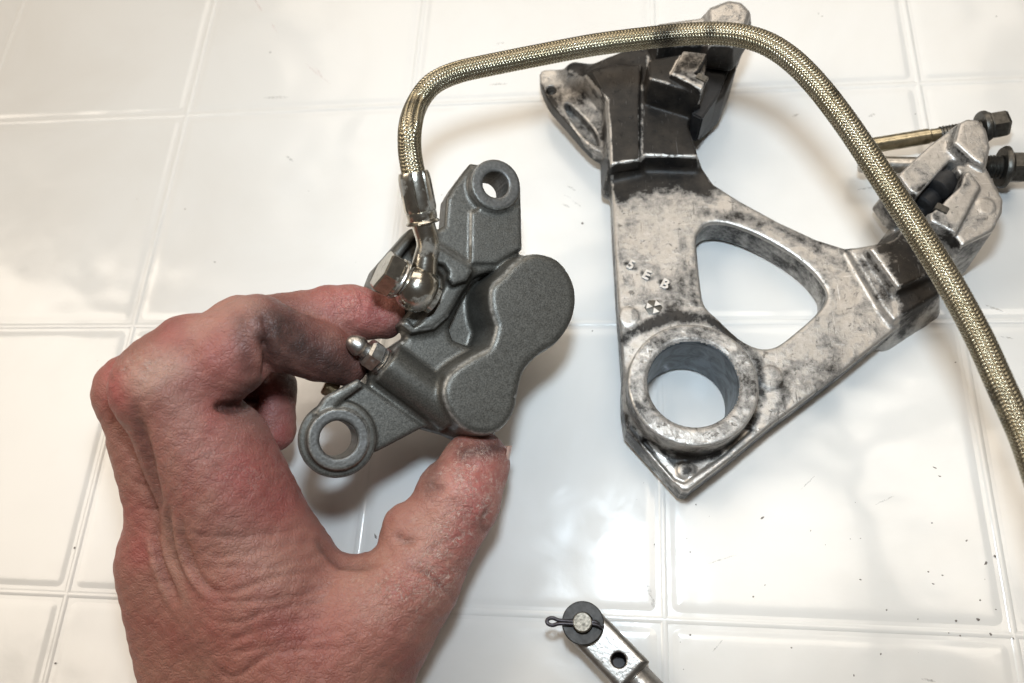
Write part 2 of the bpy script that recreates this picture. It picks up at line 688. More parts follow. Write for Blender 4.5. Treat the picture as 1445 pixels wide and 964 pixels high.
def worn_alloy(name):
    """bare cast aluminium under the remains of black paint: attribute 'paint' says how much is left"""
    m = Mat(name)
    p, w = m.attr('paint'), m.attr('wear')
    n = m.noise(95, 10, 0.70, None, 0.25)
    n2 = m.noise(620, 5, 0.65)
    n3 = m.noise(30, 4, 0.55)
    k = m.math('ADD', m.math('MULTIPLY', p, 1.15), m.math('MULTIPLY', m.math('SUBTRACT', n, 0.5), 1.5))
    k = m.math('ADD', k, m.math('MULTIPLY', m.math('SUBTRACT', n3, 0.5), 0.5))
    k = m.math('ADD', k, m.math('MULTIPLY', m.math('SUBTRACT', n2, 0.5), 0.55))
    geo = m.node('ShaderNodeNewGeometry')
    wear = m.ramp(geo.outputs['Pointiness'], [(0.515, 0.0), (0.56, 1.0)])
    wear = m.math('MULTIPLY', wear, m.ramp(m.noise(240, 6, 0.7), [(0.38, 0.1), (0.6, 1.0)]))
    wear = m.math('MAXIMUM', wear, m.math('MULTIPLY', w, m.ramp(m.noise(330, 5, 0.7), [(0.34, 0.25), (0.56, 1.3)])))
    k = m.math('SUBTRACT', k, m.math('MULTIPLY', wear, 0.9), True)
    paint = m.ramp(k, [(0.32, 0.0), (0.72, 1.0)])
    alu = m.mix(m.ramp(n2, [(0.3, 0.0), (0.7, 1.0)]), (0.40, 0.378, 0.350), (0.55, 0.523, 0.488))
    alu = m.mix(m.ramp(n3, [(0.4, 0.0), (0.7, 0.5)]), alu, (0.40, 0.36, 0.32))

    def scratches(rot, sx, sy, lo, hi):
        mp = m.node('ShaderNodeMapping')
        mp.inputs['Scale'].default_value = (sx, sy, 200)
        mp.inputs['Rotation'].default_value = (0, 0, rot)
        m.link(m.tc.outputs['Object'], mp.inputs['Vector'])
        return m.ramp(m.noise(1.0, 3, 0.6, mp.outputs['Vector'], 0.5), [(lo, 0.0), (hi, 1.0)])
    s1 = scratches(0.8, 1300, 110, 0.67, 0.71)
    s2 = scratches(-0.5, 1500, 90, 0.68, 0.72)
    s3 = scratches(0.2, 110, 1200, 0.66, 0.70)
    pit = m.ramp(m.noise(430, 6, 0.72, None, 0.6), [(0.60, 0.0), (0.66, 1.0)])
    alu = m.mix(m.math('MULTIPLY', m.math('MAXIMUM', s1, pit), 0.6), alu, (0.09, 0.08, 0.07))
    alu = m.mix(m.math('MULTIPLY', m.math('MAXIMUM', s2, s3), 0.5), alu, (0.78, 0.76, 0.74))
    blk = m.mix(m.ramp(m.noise(90, 6, 0.65), [(0.4, 0.0), (0.75, 1.0)]), (0.008, 0.0072, 0.0068), (0.042, 0.034, 0.027))
    blk = m.mix(m.math('MULTIPLY', m.math('MAXIMUM', s2, s1), 0.35), blk, (0.22, 0.21, 0.20))
    m.set(Base_Color=m.mix(paint, alu, blk),
          Metallic=m.math('MULTIPLY', m.math('SUBTRACT', 1.0, paint), 0.75),
          Roughness=m.mix(paint, m.ramp(n2, [(0.3, 0.30), (0.7, 0.50)]), 0.46), Specular_IOR_Level=0.32)
    b = m.bump(n2, 0.00014, 0.8)
    b = m.bump(m.math('SUBTRACT', 1.0, m.math('MAXIMUM', s1, pit)), 0.00012, 0.7, b)
    m.bump(m.math('ADD', n, m.math('MULTIPLY', paint, 0.35)), 0.00030, 0.7, b)
    return m.m


M_ALLOY = worn_alloy('worn_alloy_black_paint')
M_BLACK = metal('black_rubber_plastic', (0.012, 0.012, 0.013), 0.55, 0.0, 500, 0.4)
M_DARKSTEEL = metal('dark_phosphate_steel', (0.10, 0.095, 0.085), 0.42, 0.9, 800, 0.3, dirt=0.25)
M_STEEL = metal('dull_steel', (0.42, 0.40, 0.37), 0.34, 1.0, 700, 0.25, dirt=0.18)
M_CLEVIS = metal('satin_plated_steel', (0.30, 0.285, 0.265), 0.34, 0.9, 900, 0.12, dirt=0.10, dirtcol=(0.10, 0.085, 0.07))

# frame: the axle bushing's foot stands on the panel
b_n = CM @ np.array([-0.065, 0.375, 0.92])
BR = Frame(at_z(950, 581, 0.0012), b_n, CM @ np.array([1.0, 0, 0]))
HP, HA, HB = 15.0, 23.0, 27.0        # plate, arm and bushing heights in mm


def build_bracket():
    root = empty('caliper_bracket', BR.mat(), 'worn triangular alloy brake caliper bracket with black paint residue and round axle bushing', 'bracket')
    plate_uv = [(862, 236), (866, 330), (872, 430), (879, 520), (879, 575), (884, 606), (962, 693), (972, 694), (1032, 648), (1089, 601), (1183, 531), (1266, 464),
                (1328, 414), (1300, 330), (1276, 324), (1260, 338), (1229, 347), (1193, 350), (1152, 337), (1100, 313), (1043, 282), (1007, 259), (991, 236), (986, 222), (930, 210), (866, 222)]
    hole_uv = [(983, 344), (986, 329), (999, 316), (1027, 316), (1069, 331), (1115, 357), (1147, 383), (1165, 407), (1166, 422), (1152, 443), (1110, 479),
               (1090, 490), (1069, 490), (1043, 477), (1012, 448), (996, 432), (990, 410)]
    F = Field((-66, -64, -3), (132, 172, 62), 0.55)
    px = BR.px
    plate = BR.pts(plate_uv, HP)
    F.add(prism(plate, 1.2, HP, 1.3), 0.6, 1)
    F.sub(prism(catmull(BR.pts(hole_uv, HP), 3, True), -5, HP + 6, 0.2), 1.6)
    # shallow pocket near the lower corner with its little dimple
    pocket = BR.pts([(905, 622), (952, 676), (966, 681), (1024, 640), (1062, 606), (1040, 590), (930, 600)], HP)
    F.sub(prism(pocket, HP - 2.6, HP + 8, 0.8), 1.2)
    c = px(968, 664, HP - 2)
    F.add(ball((c[0], c[1], HP - 2.2), (3.2, 3.2, 1.2)), 0.5, 1)
    # low round bosses cast on the face
    for u, v, r in ((1087, 533, 4.2), (887, 447, 3.6)):
        c = px(u, v, HP)
        F.add(cyl((c[0], c[1], HP - 2), (c[0], c[1], HP + 0.45), r, 0.3), 0.6, 1)
    # axle bushing
    ct = px(978, 541, HB)
    cb = px(980, 540, HB)
    F.add(cyl((ct[0], ct[1], 0.0), (ct[0], ct[1], HB), 21.6, 0.9), 2.2, 2)
    F.sub(cyl((ct[0], ct[1], -6), (ct[0], ct[1], HB + 6), 14.9, 0.1), 0.6, 4)
    F.sub(cyl((ct[0], ct[1], HB - 0.5), (ct[0], ct[1], HB + 6), 15.9, 0.1), 0.5, 2)
    # raised upper arm, with its rib
    arm = BR.pts([(858, 236), (904, 226), (911, 220), (986, 222), (971, 176), (990, 120), (985, 60), (930, 50), (858, 80), (830, 100), (855, 140)], HA)
    F.add(prism(arm, 3, HA, 1.0, 0.10), 2.6, 1)
    rib = BR.pts([(861, 233), (903, 226), (902, 150), (905, 90), (835, 100), (857, 142)], HA + 2.2)
    F.add(prism(rib, HA - 4, HA + 2.2, 0.7), 0.8, 1)
    # right arm, raised
    rarm = BR.pts([(1228, 350), (1268, 406), (1272, 404), (1330, 378), (1345, 340), (1300, 290), (1276, 322), (1262, 338)], HA)
    F.add(prism(rarm, 2, HA, 0.8, 0.22), 1.2, 1)
    rarm2 = BR.pts([(1200, 352), (1247, 432), (1262, 452), (1326, 412), (1300, 330), (1262, 340)], HP + 3.0)
    F.add(prism(rarm2, 2, HP + 3.0, 0.8, 0.4), 1.0, 1)
    # slotted side ear, leaning away on the left of the upper arm
    ear = BR.pts([(761, 104), (776, 97), (805, 100), (845, 118), (872, 160), (872, 214), (852, 217), (832, 207), (797, 168), (772, 138)], 13)
    F.add(prism(catmull(ear, 3, True), 5, 13, 1.2), 1.5, 3)
    F.add(cone((*px(812, 108, 14)[:2], 15), (*px(868, 120, 18)[:2], 17), 5.0, 7.5), 5, 1)
    slot = BR.pts([(797, 152), (806, 148), (838, 182), (846, 203), (838, 203), (818, 186)], 13)
    F.sub(prism(catmull(slot, 3, True), 8, 20, 0.3), 1.0)
    c = px(778, 127, 13)
    F.sub(cyl((c[0], c[1], 4), (c[0], c[1], 20), 2.1, 0.2), 0.8)
    # upper lug: block, outer cheek and tip
    HU = 40.0
    blk = BR.pts([(915, 84), (962, 76), (998, 80), (992, 128), (984, 132), (917, 112)], HU - 3)
    F.add(prism(blk, 8, HU - 3, 0.9, 0.05), 1.0, 5)
    lp = BR.pts([(946, 104), (964, 71), (999, 75), (986, 98), (980, 103), (997, 112), (991, 128), (980, 122)], HU)
    F.add(prism(lp, HU - 9, HU, 0.7), 0.7, 5)
    cheek = BR.pts([(921, 40), (930, 32), (989, 24), (1002, 9), (1028, -1), (1047, 2), (1060, 15), (1054, 32), (1039, 64), (1000, 55), (960, 60), (930, 58)], HU - 4)
    F.add(prism(cheek, 12, HU - 4, 1.4, 0.05), 1.0, 5)
    tip = BR.pts([(1000, 12), (1028, 0), (1047, 3), (1059, 16), (1054, 32), (1034, 64), (1003, 60)], HU)
    F.add(prism(tip, HU - 12, HU, 1.6, 0.25), 1.2, 5)
    back = BR.pts([(1000, 60), (1040, 66), (1040, 95), (1024, 132), (998, 156), (985, 150), (1000, 110)], 24)
    F.add(prism(back, 4, 24, 1.5), 1.0, 5)
    # right lug: two prongs with the slot between
    HR = 36.0
    low = BR.pts([(1352, 232), (1392, 236), (1416, 282), (1415, 299), (1402, 325), (1359, 347), (1345, 326), (1322, 300), (1340, 270)], HR)
    F.add(prism(low, 8, HR, 0.7, 0.10), 1.0, 6)
    low2 = BR.pts([(1312, 296), (1330, 288), (1352, 250), (1368, 240), (1385, 262), (1350, 330), (1335, 322), (1314, 312)], HR + 2)
    F.add(prism(low2, 8, HR + 2, 0.7, 0.05), 0.8, 6)
    foot = BR.pts([(1296, 290), (1318, 300), (1350, 330), (1372, 340), (1358, 358), (1335, 348), (1318, 360), (1290, 330)], 22)
    F.add(prism(foot, 3, 22, 1.5), 1.5, 6)
    up = BR.pts([(1268, 246), (1312, 205), (1350, 176), (1366, 168), (1381, 169), (1392, 182), (1398, 207), (1392, 236), (1370, 232), (1341, 226), (1298, 276), (1285, 270)], HR - 2)
    F.add(prism(up, 10, HR - 2, 0.8, 0.06), 1.0, 6)
    uptip = BR.pts([(1348, 200), (1355, 173), (1366, 167), (1381, 169), (1392, 182), (1398, 207), (1390, 233), (1376, 226)], HR + 3)
    F.add(prism(uptip, HR - 12, HR + 3, 1.0, 0.2), 1.0, 6)
    c = px(1391, 291, HR)
    F.add(cyl((c[0], c[1], HR - 1), (c[0], c[1], HR + 0.35), 3.1, 0.2), 0.3, 6)
    slot = BR.pts([(1292, 280), (1340, 228), (1352, 240), (1358, 248), (1353, 266), (1312, 304)], HR)
    F.sub(prism(slot, 12, HR + 8, 0.3), 0.8)

    def attr(V, N):
        W = BR.O + (V * 0.001) @ BR.R.T
        u, v = project(W)
        p = np.full(len(V), 0.31)

        def blob(pts, w, s):
            nonlocal p
            p = np.maximum(p, s * np.exp(-(seg_dist(u, v, pts) / w) ** 2))
        def area(P, val, w=1.0):
            nonlocal p
            d = seg_dist(u, v, list(P) + [P[0]])
            f = np.where(inside_poly(P, u, v), 1.0, np.exp(-(d / w) ** 2))
            p = p + (val - p) * f
        # paint left on the arms and the lugs
        area([(735, 80), (900, 20), (1075, -20), (1075, 190), (995, 200), (988, 232), (984, 240), (866, 244), (850, 240), (740, 160)], 0.90, 34)
        area([(910, 45), (1075, -30), (1075, 30), (1030, 60), (925, 60)], 0.22, 6)
        p = np.where(inside_poly([(944, 104), (964, 70), (1000, 74), (997, 112), (990, 128)], u, v) & (N[:, 2] > 0.6), 0.55, p)
        area([(750, 90), (800, 95), (857, 140), (860, 222), (840, 222)], 0.50, 5)
        area([(1226, 345), (1300, 325), (1345, 390), (1270, 470), (1262, 408)], 0.74, 8)
        area([(1200, 350), (1230, 350), (1268, 408), (1262, 460), (1240, 430)], 0.42, 8)
        p = np.where(inside_poly([(1262, 160), (1425, 150), (1425, 345), (1360, 350), (1300, 292)], u, v), 0.24, p)
        blob([(866, 262), (985, 240), (1050, 275), (1150, 330), (1195, 350)], 15, 0.85)
        blob([(1000, 300), (1090, 315), (1190, 372)], 14, 0.50)
        blob([(985, 335), (975, 420), (1000, 450)], 14, 0.42)
        blob([(878, 480), (905, 462), (950, 446), (1000, 450), (1045, 480), (1070, 510), (1074, 560), (1060, 600)], 13, 0.66)
        blob([(880, 590), (900, 620), (950, 650), (1010, 640)], 14, 0.72)
        blob([(968, 664), (968, 665)], 9, 0.7)
        blob([(1085, 515), (1110, 560), (1090, 590)], 14, 0.45)
        blob([(1140, 450), (1240, 430)], 24, 0.36)
        blob([(1120, 520), (1200, 460), (1240, 430)], 40, 0.37)
        blob([(900, 300), (960, 300)], 16, 0.36)
        blob([(960, 330), (965, 420)], 18, 0.40)
        blob([(1320, 300), (1345, 345)], 16, 0.65)
        blob([(1290, 280), (1350, 255)], 22, 0.75)
        for uu, vv in ((890, 375), (912, 389), (938, 402), (922, 434)):
            blob([(uu - 5, vv - 3), (uu + 6, vv + 4)], 7.5, 0.60)
        blob([(895, 440), (905, 455)], 9, 0.5)
        p = np.where(N[:, 2] < 0.25, np.maximum(p, 0.52), p)
        ringtop = (np.hypot(V[:, 0] - ct[0], V[:, 1] - ct[1]) < 22.2) & (V[:, 2] > HB - 6)
        p = np.where(ringtop, 0.46, p)
        w = np.zeros(len(V))
        for ln, sg in (([(863, 231), (903, 226), (910, 219), (985, 221)], 1.0), ([(827, 107), (855, 140), (860, 186), (863, 231), (864, 262)], 0.9), ([(906, 120), (906, 220)], 0.5),
                       ([(914, 78), (915, 110), (945, 118)], 0.6), ([(946, 104), (966, 112), (990, 124), (978, 160)], 0.8), ([(946, 104), (964, 72)], 0.5),
                       ([(1227, 352), (1268, 406)], 1.0), ([(1193, 359), (1208, 389), (1238, 432), (1262, 452)], 0.6),
                       ([(986, 329), (999, 316), (1027, 316), (1069, 331), (1115, 357), (1147, 383), (1165, 407), (1166, 424)], 1.0), ([(918, 624), (962, 684), (1030, 640)], 0.9),
                       ([(1260, 408), (1266, 460)], 0.8), ([(864, 262), (872, 430)], 0.6), ([(1350, 200), (1376, 226), (1391, 232)], 0.9), ([(1345, 326), (1360, 344), (1402, 324)], 0.9)):
            w = np.maximum(w, sg * np.exp(-(seg_dist(u, v, ln) / 2.6) ** 2))
        w = np.where(N[:, 2] > 0.1, w, 0)
        return {'paint': p, 'wear': w}
    ins = Mat('bushing_bore')
    ins.set(Base_Color=ins.mix(ins.ramp(ins.noise(120, 6, 0.65, None, 1.0), [(0.42, 0.0), (0.62, 1.0)]), (0.115, 0.13, 0.145), (0.016, 0.018, 0.021)), Metallic=0.35, Roughness=0.42)
    out = casting(F, {1: 'plate', 2: 'axle_bushing', 3: 'slotted_ear', 4: 'bushing_bore', 5: 'mounting_lug', 6: 'mounting_lug'},
                  {1: M_ALLOY, 2: M_ALLOY, 3: M_ALLOY, 4: ins.m, 5: M_ALLOY, 6: M_ALLOY}, root, 2, attr)
    out[5]['label'] = 'upper mounting lug still covered in black paint'
    out[6]['label'] = 'bare forked mounting lug with a slot between its prongs'
    # black block standing in for the upper lug's shaded cavity, then the slot pins
    bm = bmesh.new()
    P = BR.pts([(999, 76), (1034, 66), (1031, 90), (1013, 136), (991, 168), (976, 161), (990, 128), (997, 112)], 27)
    top = [bm.verts.new((x * .001, y * .001, 0.027)) for x, y in P]
    bot = [bm.verts.new((x * .001, y * .001, 0.012)) for x, y in P]
    bm.faces.new(top); bm.faces.new(bot[::-1])
    for k in range(len(P)):
        bm.faces.new((top[k], bot[k], bot[(k + 1) % len(P)], top[(k + 1) % len(P)]))
    bmesh.ops.bevel(bm, geom=bm.edges[:], offset=0.0006, segments=2, affect='EDGES')
    tag(bm_obj('cavity_shade_block', bm, M_BLACK, root), 'black block standing in for the shaded cavity of the upper lug')
    for (u, v, r, h0, h1) in ((1327, 262, 4.6, 16, 30), (1307, 284, 4.2, 15, 26), (1296, 300, 3.6, 14, 22)):
        a = px(u, v, h1) * 0.001
        d = px(u + 14, v - 15, h1) * 0.001 - a
        lathe_obj('pin', a - d * 0.5, d, [(0, 0), (r * .001 * .8, 0), (r * .001, .0006), (r * .001, .0055), (r * .00082, .006), (r * .00082, .0075), (0, .0075)], M_BLACK, root, 28)
    # small steel clip by each slot
    for (u, v, h) in ((1328, 296, 37.2), (990, 112, 39.2)):
        a = px(u, v, h) * 0.001
        ex = px(u + 12, v + 6, h) * 0.001 - a
        ex /= np.linalg.norm(ex); ey = np.array([-ex[1], ex[0], 0])
        bm = bmesh.new()
        q = [a + ex * sx * 0.0022 + ey * sy * 0.0015 + np.array([0, 0, sz]) for sz in (-0.001, 0.0012) for sx, sy in ((-1, -1), (1, -1), (1, 1), (-1, 1))]
        vv = [bm.verts.new(p) for p in q]
        for f in ((0, 3, 2, 1), (4, 5, 6, 7), (0, 1, 5, 4), (1, 2, 6, 5), (2, 3, 7, 6), (3, 0, 4, 7)): bm.faces.new([vv[i] for i in f])
        bmesh.ops.bevel(bm, geom=bm.edges[:], offset=0.0003, segments=2, affect='EDGES')
        bm_obj('retaining_clip', bm, M_DARKSTEEL, root)
    # cast lettering 5 E B and the foundry mark
    M_LET = metal('bright_cast_lettering', (0.52, 0.505, 0.485), 0.42, 0.8, 900, 0.12)
    base = HP - 0.15
    e = px(935, 400, HP) - px(893, 375, HP)
    for ch, u, v in (('5', 890, 375), ('E', 912, 389), ('B', 938, 402)):
        cu = bpy.data.curves.new('raised_letter', 'FONT')
        cu.body = ch
        cu.size = 0.0052
        cu.extrude = 0.00045
        cu.bevel_depth = 0.00012
        cu.offset = 0.0001
        cu.align_x = 'CENTER'; cu.align_y = 'CENTER'
        cu.materials.append(M_LET)
        tmp = bpy.data.objects.new('raised_letter', cu)
        COL.objects.link(tmp)
        bpy.context.view_layer.update()
        me = bpy.data.meshes.new_from_object(tmp)
        bpy.data.objects.remove(tmp)
        o = bpy.data.objects.new('raised_letter', me)
        COL.objects.link(o)
        o.parent = root
        c = px(u, v, HP)
        o.location = (c[0] * .001, c[1] * .001, base * .001 + 0.00035)
        o.rotation_euler = (0, 0, math.atan2(e[1], e[0]) + 0.12)
    c = px(922, 434, HP)
    bm = bmesh.new()
    add_lathe(bm, np.array([c[0], c[1], base]) * .001, (0, 0, 1), [(0.0033, -0.0005), (0.0033, 0.0002), (0.0030, 0.0003), (0, 0.0003)], 6, 0.5)
    mark = bm_obj('foundry_mark', bm, M_DARKSTEEL, root)
    for ang in (180, 55, -60):
        a = math.radians(ang - 12)
        bm = bmesh.new()
        pts = [(0.0004, 0), (0.0028, math.radians(27)), (0.0028, -math.radians(27))]
        tp = [bm.verts.new((c[0] * .001 + r * math.cos(a + t), c[1] * .001 + r * math.sin(a + t), base * .001 + 0.0009)) for r, t in pts]
        bo = [bm.verts.new((v.co.x, v.co.y, base * .001)) for v in tp]
        bm.faces.new(tp); bm.faces.new(bo[::-1])
        for k in range(3): bm.faces.new((tp[k], bo[k], bo[(k + 1) % 3], tp[(k + 1) % 3]))
        bm_obj('mark_petal', bm, M_LET, mark, False)
    return root


build_bracket()


# ------------------------------------------------------------------ the two long flange bolts by the bracket's right lug
def flange_bolt(u0, v0, u1, v1, z, r, rt, rf, rh, label, shank_mat):
    A = at_z(u0, v0, z); B = at_z(u1, v1, z)     # shank end and head end
    ax = B - A; L = np.linalg.norm(ax); ax /= L
    fr = Frame(A, ax, np.array([0, 0, 1.0]))
    root = empty('flange_bolt', fr.mat(), label, 'bolt', 'loose bolts beside the bracket lug')
    p = np.zeros(3); zz = (0, 0, 1)
    lathe_obj('shank', p, zz, [(0, 0), (r * .8, 0), (r, .0008), (r, L - .020), (rt * 0.86, L - .0195), (rt * .86, L - .016)], shank_mat, root, 32)
    prof = []
    a = L - .016
    while a < L - 0.0002:
        prof += [(rt * 0.86, a), (rt, a + .0006), (rt * 0.86, a + .0012)]
        a += .0012
    lathe_obj('thread', p, zz, prof, M_DARKSTEEL, root, 32, True, 20)
    lathe_obj('flange', p, zz, [(0, L - .0006), (rf * .93, L - .0006), (rf, L + .0002), (rf, L + .0012), (rf * .85, L + .0020), (rh, L + .0026), (0, L + .0026)], M_DARKSTEEL, root, 40)
    lathe_obj('hex_head', p, zz, [(rh, L + .0015), (rh, L + .0078), (rh * .88, L + .0090), (0, L + .0090)], M_DARKSTEEL, root, 6, False, None)
    return root


M_GOLDSTEEL = metal('tarnished_zinc_steel', (0.42, 0.37, 0.26), 0.30, 1.0, 500, 0.25, dirt=0.2)
flange_bolt(1222, 207, 1385, 180, 0.0125, 0.0030, 0.0030, 0.0062, 0.0054, 'long tarnished flange bolt whose yellowish shank shows behind the bare lug', M_GOLDSTEEL)
flange_bolt(1212, 232, 1414, 236, 0.0110, 0.0032, 0.0044, 0.0078, 0.0060, 'dark flange bolt with a wide collar and thread showing beside the bare lug', M_STEEL)


# ------------------------------------------------------------------ clevis with washer, pin and split pin at the front edge
def build_clevis():
    z = 0.0
    c0 = at_z(823, 880, 0.012)
    c1 = at_z(884, 943, 0.012)
    x = c1 - c0; x[2] = 0
    fr = Frame(np.array([c0[0], c0[1], 0]), np.array([0, 0, 1.0]), x)
    root = empty('brake_rod_clevis', fr.mat(), 'small silver fork clevis with a black washer and split pin', 'clevis')
    C = Field((-10, -9, -1), (31, 9, 15), 0.26)
    out = [(22.5, -6.6), (22.5, 6.6)] + [(6.8 * math.cos(t), 6.6 * math.sin(t)) for t in np.linspace(math.pi / 2, 3 * math.pi / 2, 16)]
    C.add(prism(np.array(out), 0.5, 12.2, 2.3), 0.3, 1)
    C.sub(prism(np.array([(-12, -9), (12.0, -9), (12.0, 9), (-12, 9)]), 3.6, 9.0, 0.3), 0.6, 1)
    C.sub(cyl((15.4, 0, 5), (15.4, 0, 16), 2.3, 0.1), 0.4, 2)
    hole = Mat('dark_hole'); hole.set(Base_Color=(0.05, 0.045, 0.045), Metallic=0.4, Roughness=0.5)  # darker tone on the wall of the hole
    casting(C, {1: 'fork', 2: 'locating_hole'}, {1: M_CLEVIS, 2: hole.m}, root)
    lathe_obj('lower_washer', (0, 0, 0.0126), (0, 0, 1), [(0.003, -0.0004), (0.0066, -0.0004), (0.0067, 0.0002), (0.0066, 0.0006), (0.003, 0.0006)], M_CLEVIS, root, 40)
    lathe_obj('washer', (0, 0, 0.0139), (0, 0, 1), [(0.0028, -0.0007), (0.0063, -0.0007), (0.0067, -0.0003), (0.0067, 0.0006), (0.0064, 0.0009), (0.0034, 0.0009), (0.003, 0.0004)],
              metal('black_oxide_washer', (0.045, 0.043, 0.041), 0.5, 0.7, 700, 0.3), root, 44)
    lathe_obj('clevis_pin', (0, 0, 0.0), (0, 0, 1), [(0, 0.0002), (0.0028, 0.0004), (0.0030, 0.001), (0.0030, 0.0178), (0.0027, 0.0183), (0, 0.0183)],
              metal('pin_end_steel', (0.30, 0.28, 0.24), 0.55, 0.9, 1500, 0.5, dirt=0.3), root, 32)
    # split pin through the clevis pin: eye, two legs
    hz = 0.0160

    def loc(u, v, zz):
        p = at_z(u, v, zz) - fr.O
        return fr.R.T @ p
    e0, e1 = loc(774, 877, hz), loc(811, 879, hz)
    t0, t1_ = loc(838, 881, hz), loc(850, 887, hz - 0.0006)
    d = (e1 - e0); d /= np.linalg.norm(d); s = np.cross(d, [0, 0, 1.0])
    path = [t0 + (t1_ - t0) * 1.0, t0, e1 + s * .0004, e0 + d * .0035 + s * .0005, e0 + d * .0014 + s * .0011, e0 + d * .0000 + s * .0008, e0 - d * .0005,
            e0 + d * .0000 - s * .0008, e0 + d * .0014 - s * .0011, e0 + d * .0035 - s * .0005, e1 - s * .0004, t0 - s * .0007, t0 - s * .0007 + (t1_ - t0) * .6]
    V, Fc, *_ = sweep(catmull(path, 6), 0.00062, 12)
    mesh_obj('split_pin', V, Fc, metal('dark_pin_wire', (0.06, 0.055, 0.06), 0.4, 0.9, 700, 0.3), root)
    lathe_obj('rod', (0.0220, 0, 0.0063), (1, 0, 0), [(0, 0), (0.0048, 0), (0.0052, .0004), (0.0052, .0085), (0.0047, .0088), (0.0030, .009), (0.0030, .06), (0, .06)], M_CLEVIS, root, 36)
    lathe_obj('lock_nut', (0.0310, 0, 0.0063), (1, 0, 0), [(0.0032, 0), (0.0052, 0), (0.0058, .0006), (0.0058, .0044), (0.0052, .005), (0.0032, .005)], M_STEEL, root, 6, False, None)
    return root


build_clevis()


# ------------------------------------------------------------------ the brake caliper held in the hand
def caliper_paint(name, col, rough=0.42):
    m = Mat(name)
    fine = m.noise(2100, 2, 0.5)
    mid = m.noise(420, 5, 0.65)
    big = m.noise(45, 4, 0.6)
    c = m.mix(m.ramp(fine, [(0.32, 0.0), (0.68, 1.0)]), tuple(x * 0.62 for x in col), tuple(x * 1.4 for x in col))
    c = m.mix(m.ramp(big, [(0.4, 0.0), (0.7, 0.35)]), c, tuple(x * 0.7 for x in col))
    geo = m.node('ShaderNodeNewGeometry')
    edge = m.math('MULTIPLY', m.ramp(geo.outputs['Pointiness'], [(0.53, 0.0), (0.60, 0.75)]), m.ramp(m.noise(500, 4, 0.7), [(0.35, 0.2), (0.6, 1.0)]))
    edge = m.math('MAXIMUM', edge, m.math('MULTIPLY', m.attr('wear'), m.ramp(m.noise(600, 5, 0.7), [(0.36, 0.15), (0.58, 1.0)])), True)
    c = m.mix(edge, c, (0.46, 0.45, 0.42))
    m.set(Base_Color=c, Metallic=0.5, Roughness=m.ramp(mid, [(0.3, rough - 0.08), (0.7, rough + 0.12)]))
    b = m.bump(fine, 0.00006, 0.7)
    m.bump(mid, 0.00010, 0.6, b)
    return m.m


M_CAL = caliper_paint('bronze_grey_metallic_paint', (0.086, 0.081, 0.070))
M_CALFACE = metal('machined_lug_face', (0.105, 0.101, 0.094), 0.44, 0.6, 1200, 0.25, dirt=0.12, dirtcol=(0.12, 0.12, 0.12))
M_CHROME = metal('tarnished_nickel', (0.52, 0.485, 0.42), 0.20, 1.0, 420, 0.18, dirt=0.22, dirtcol=(0.16, 0.14, 0.12))

c_n = CM @ np.array([0.30, 0.085, 0.95])
CA = Frame(at_d(478, 620, 0.2530), c_n, CM @ np.array([1.0, 0, 0]))
HC = 7.0                                    # height of the bore cover's flat face above the lug faces, mm


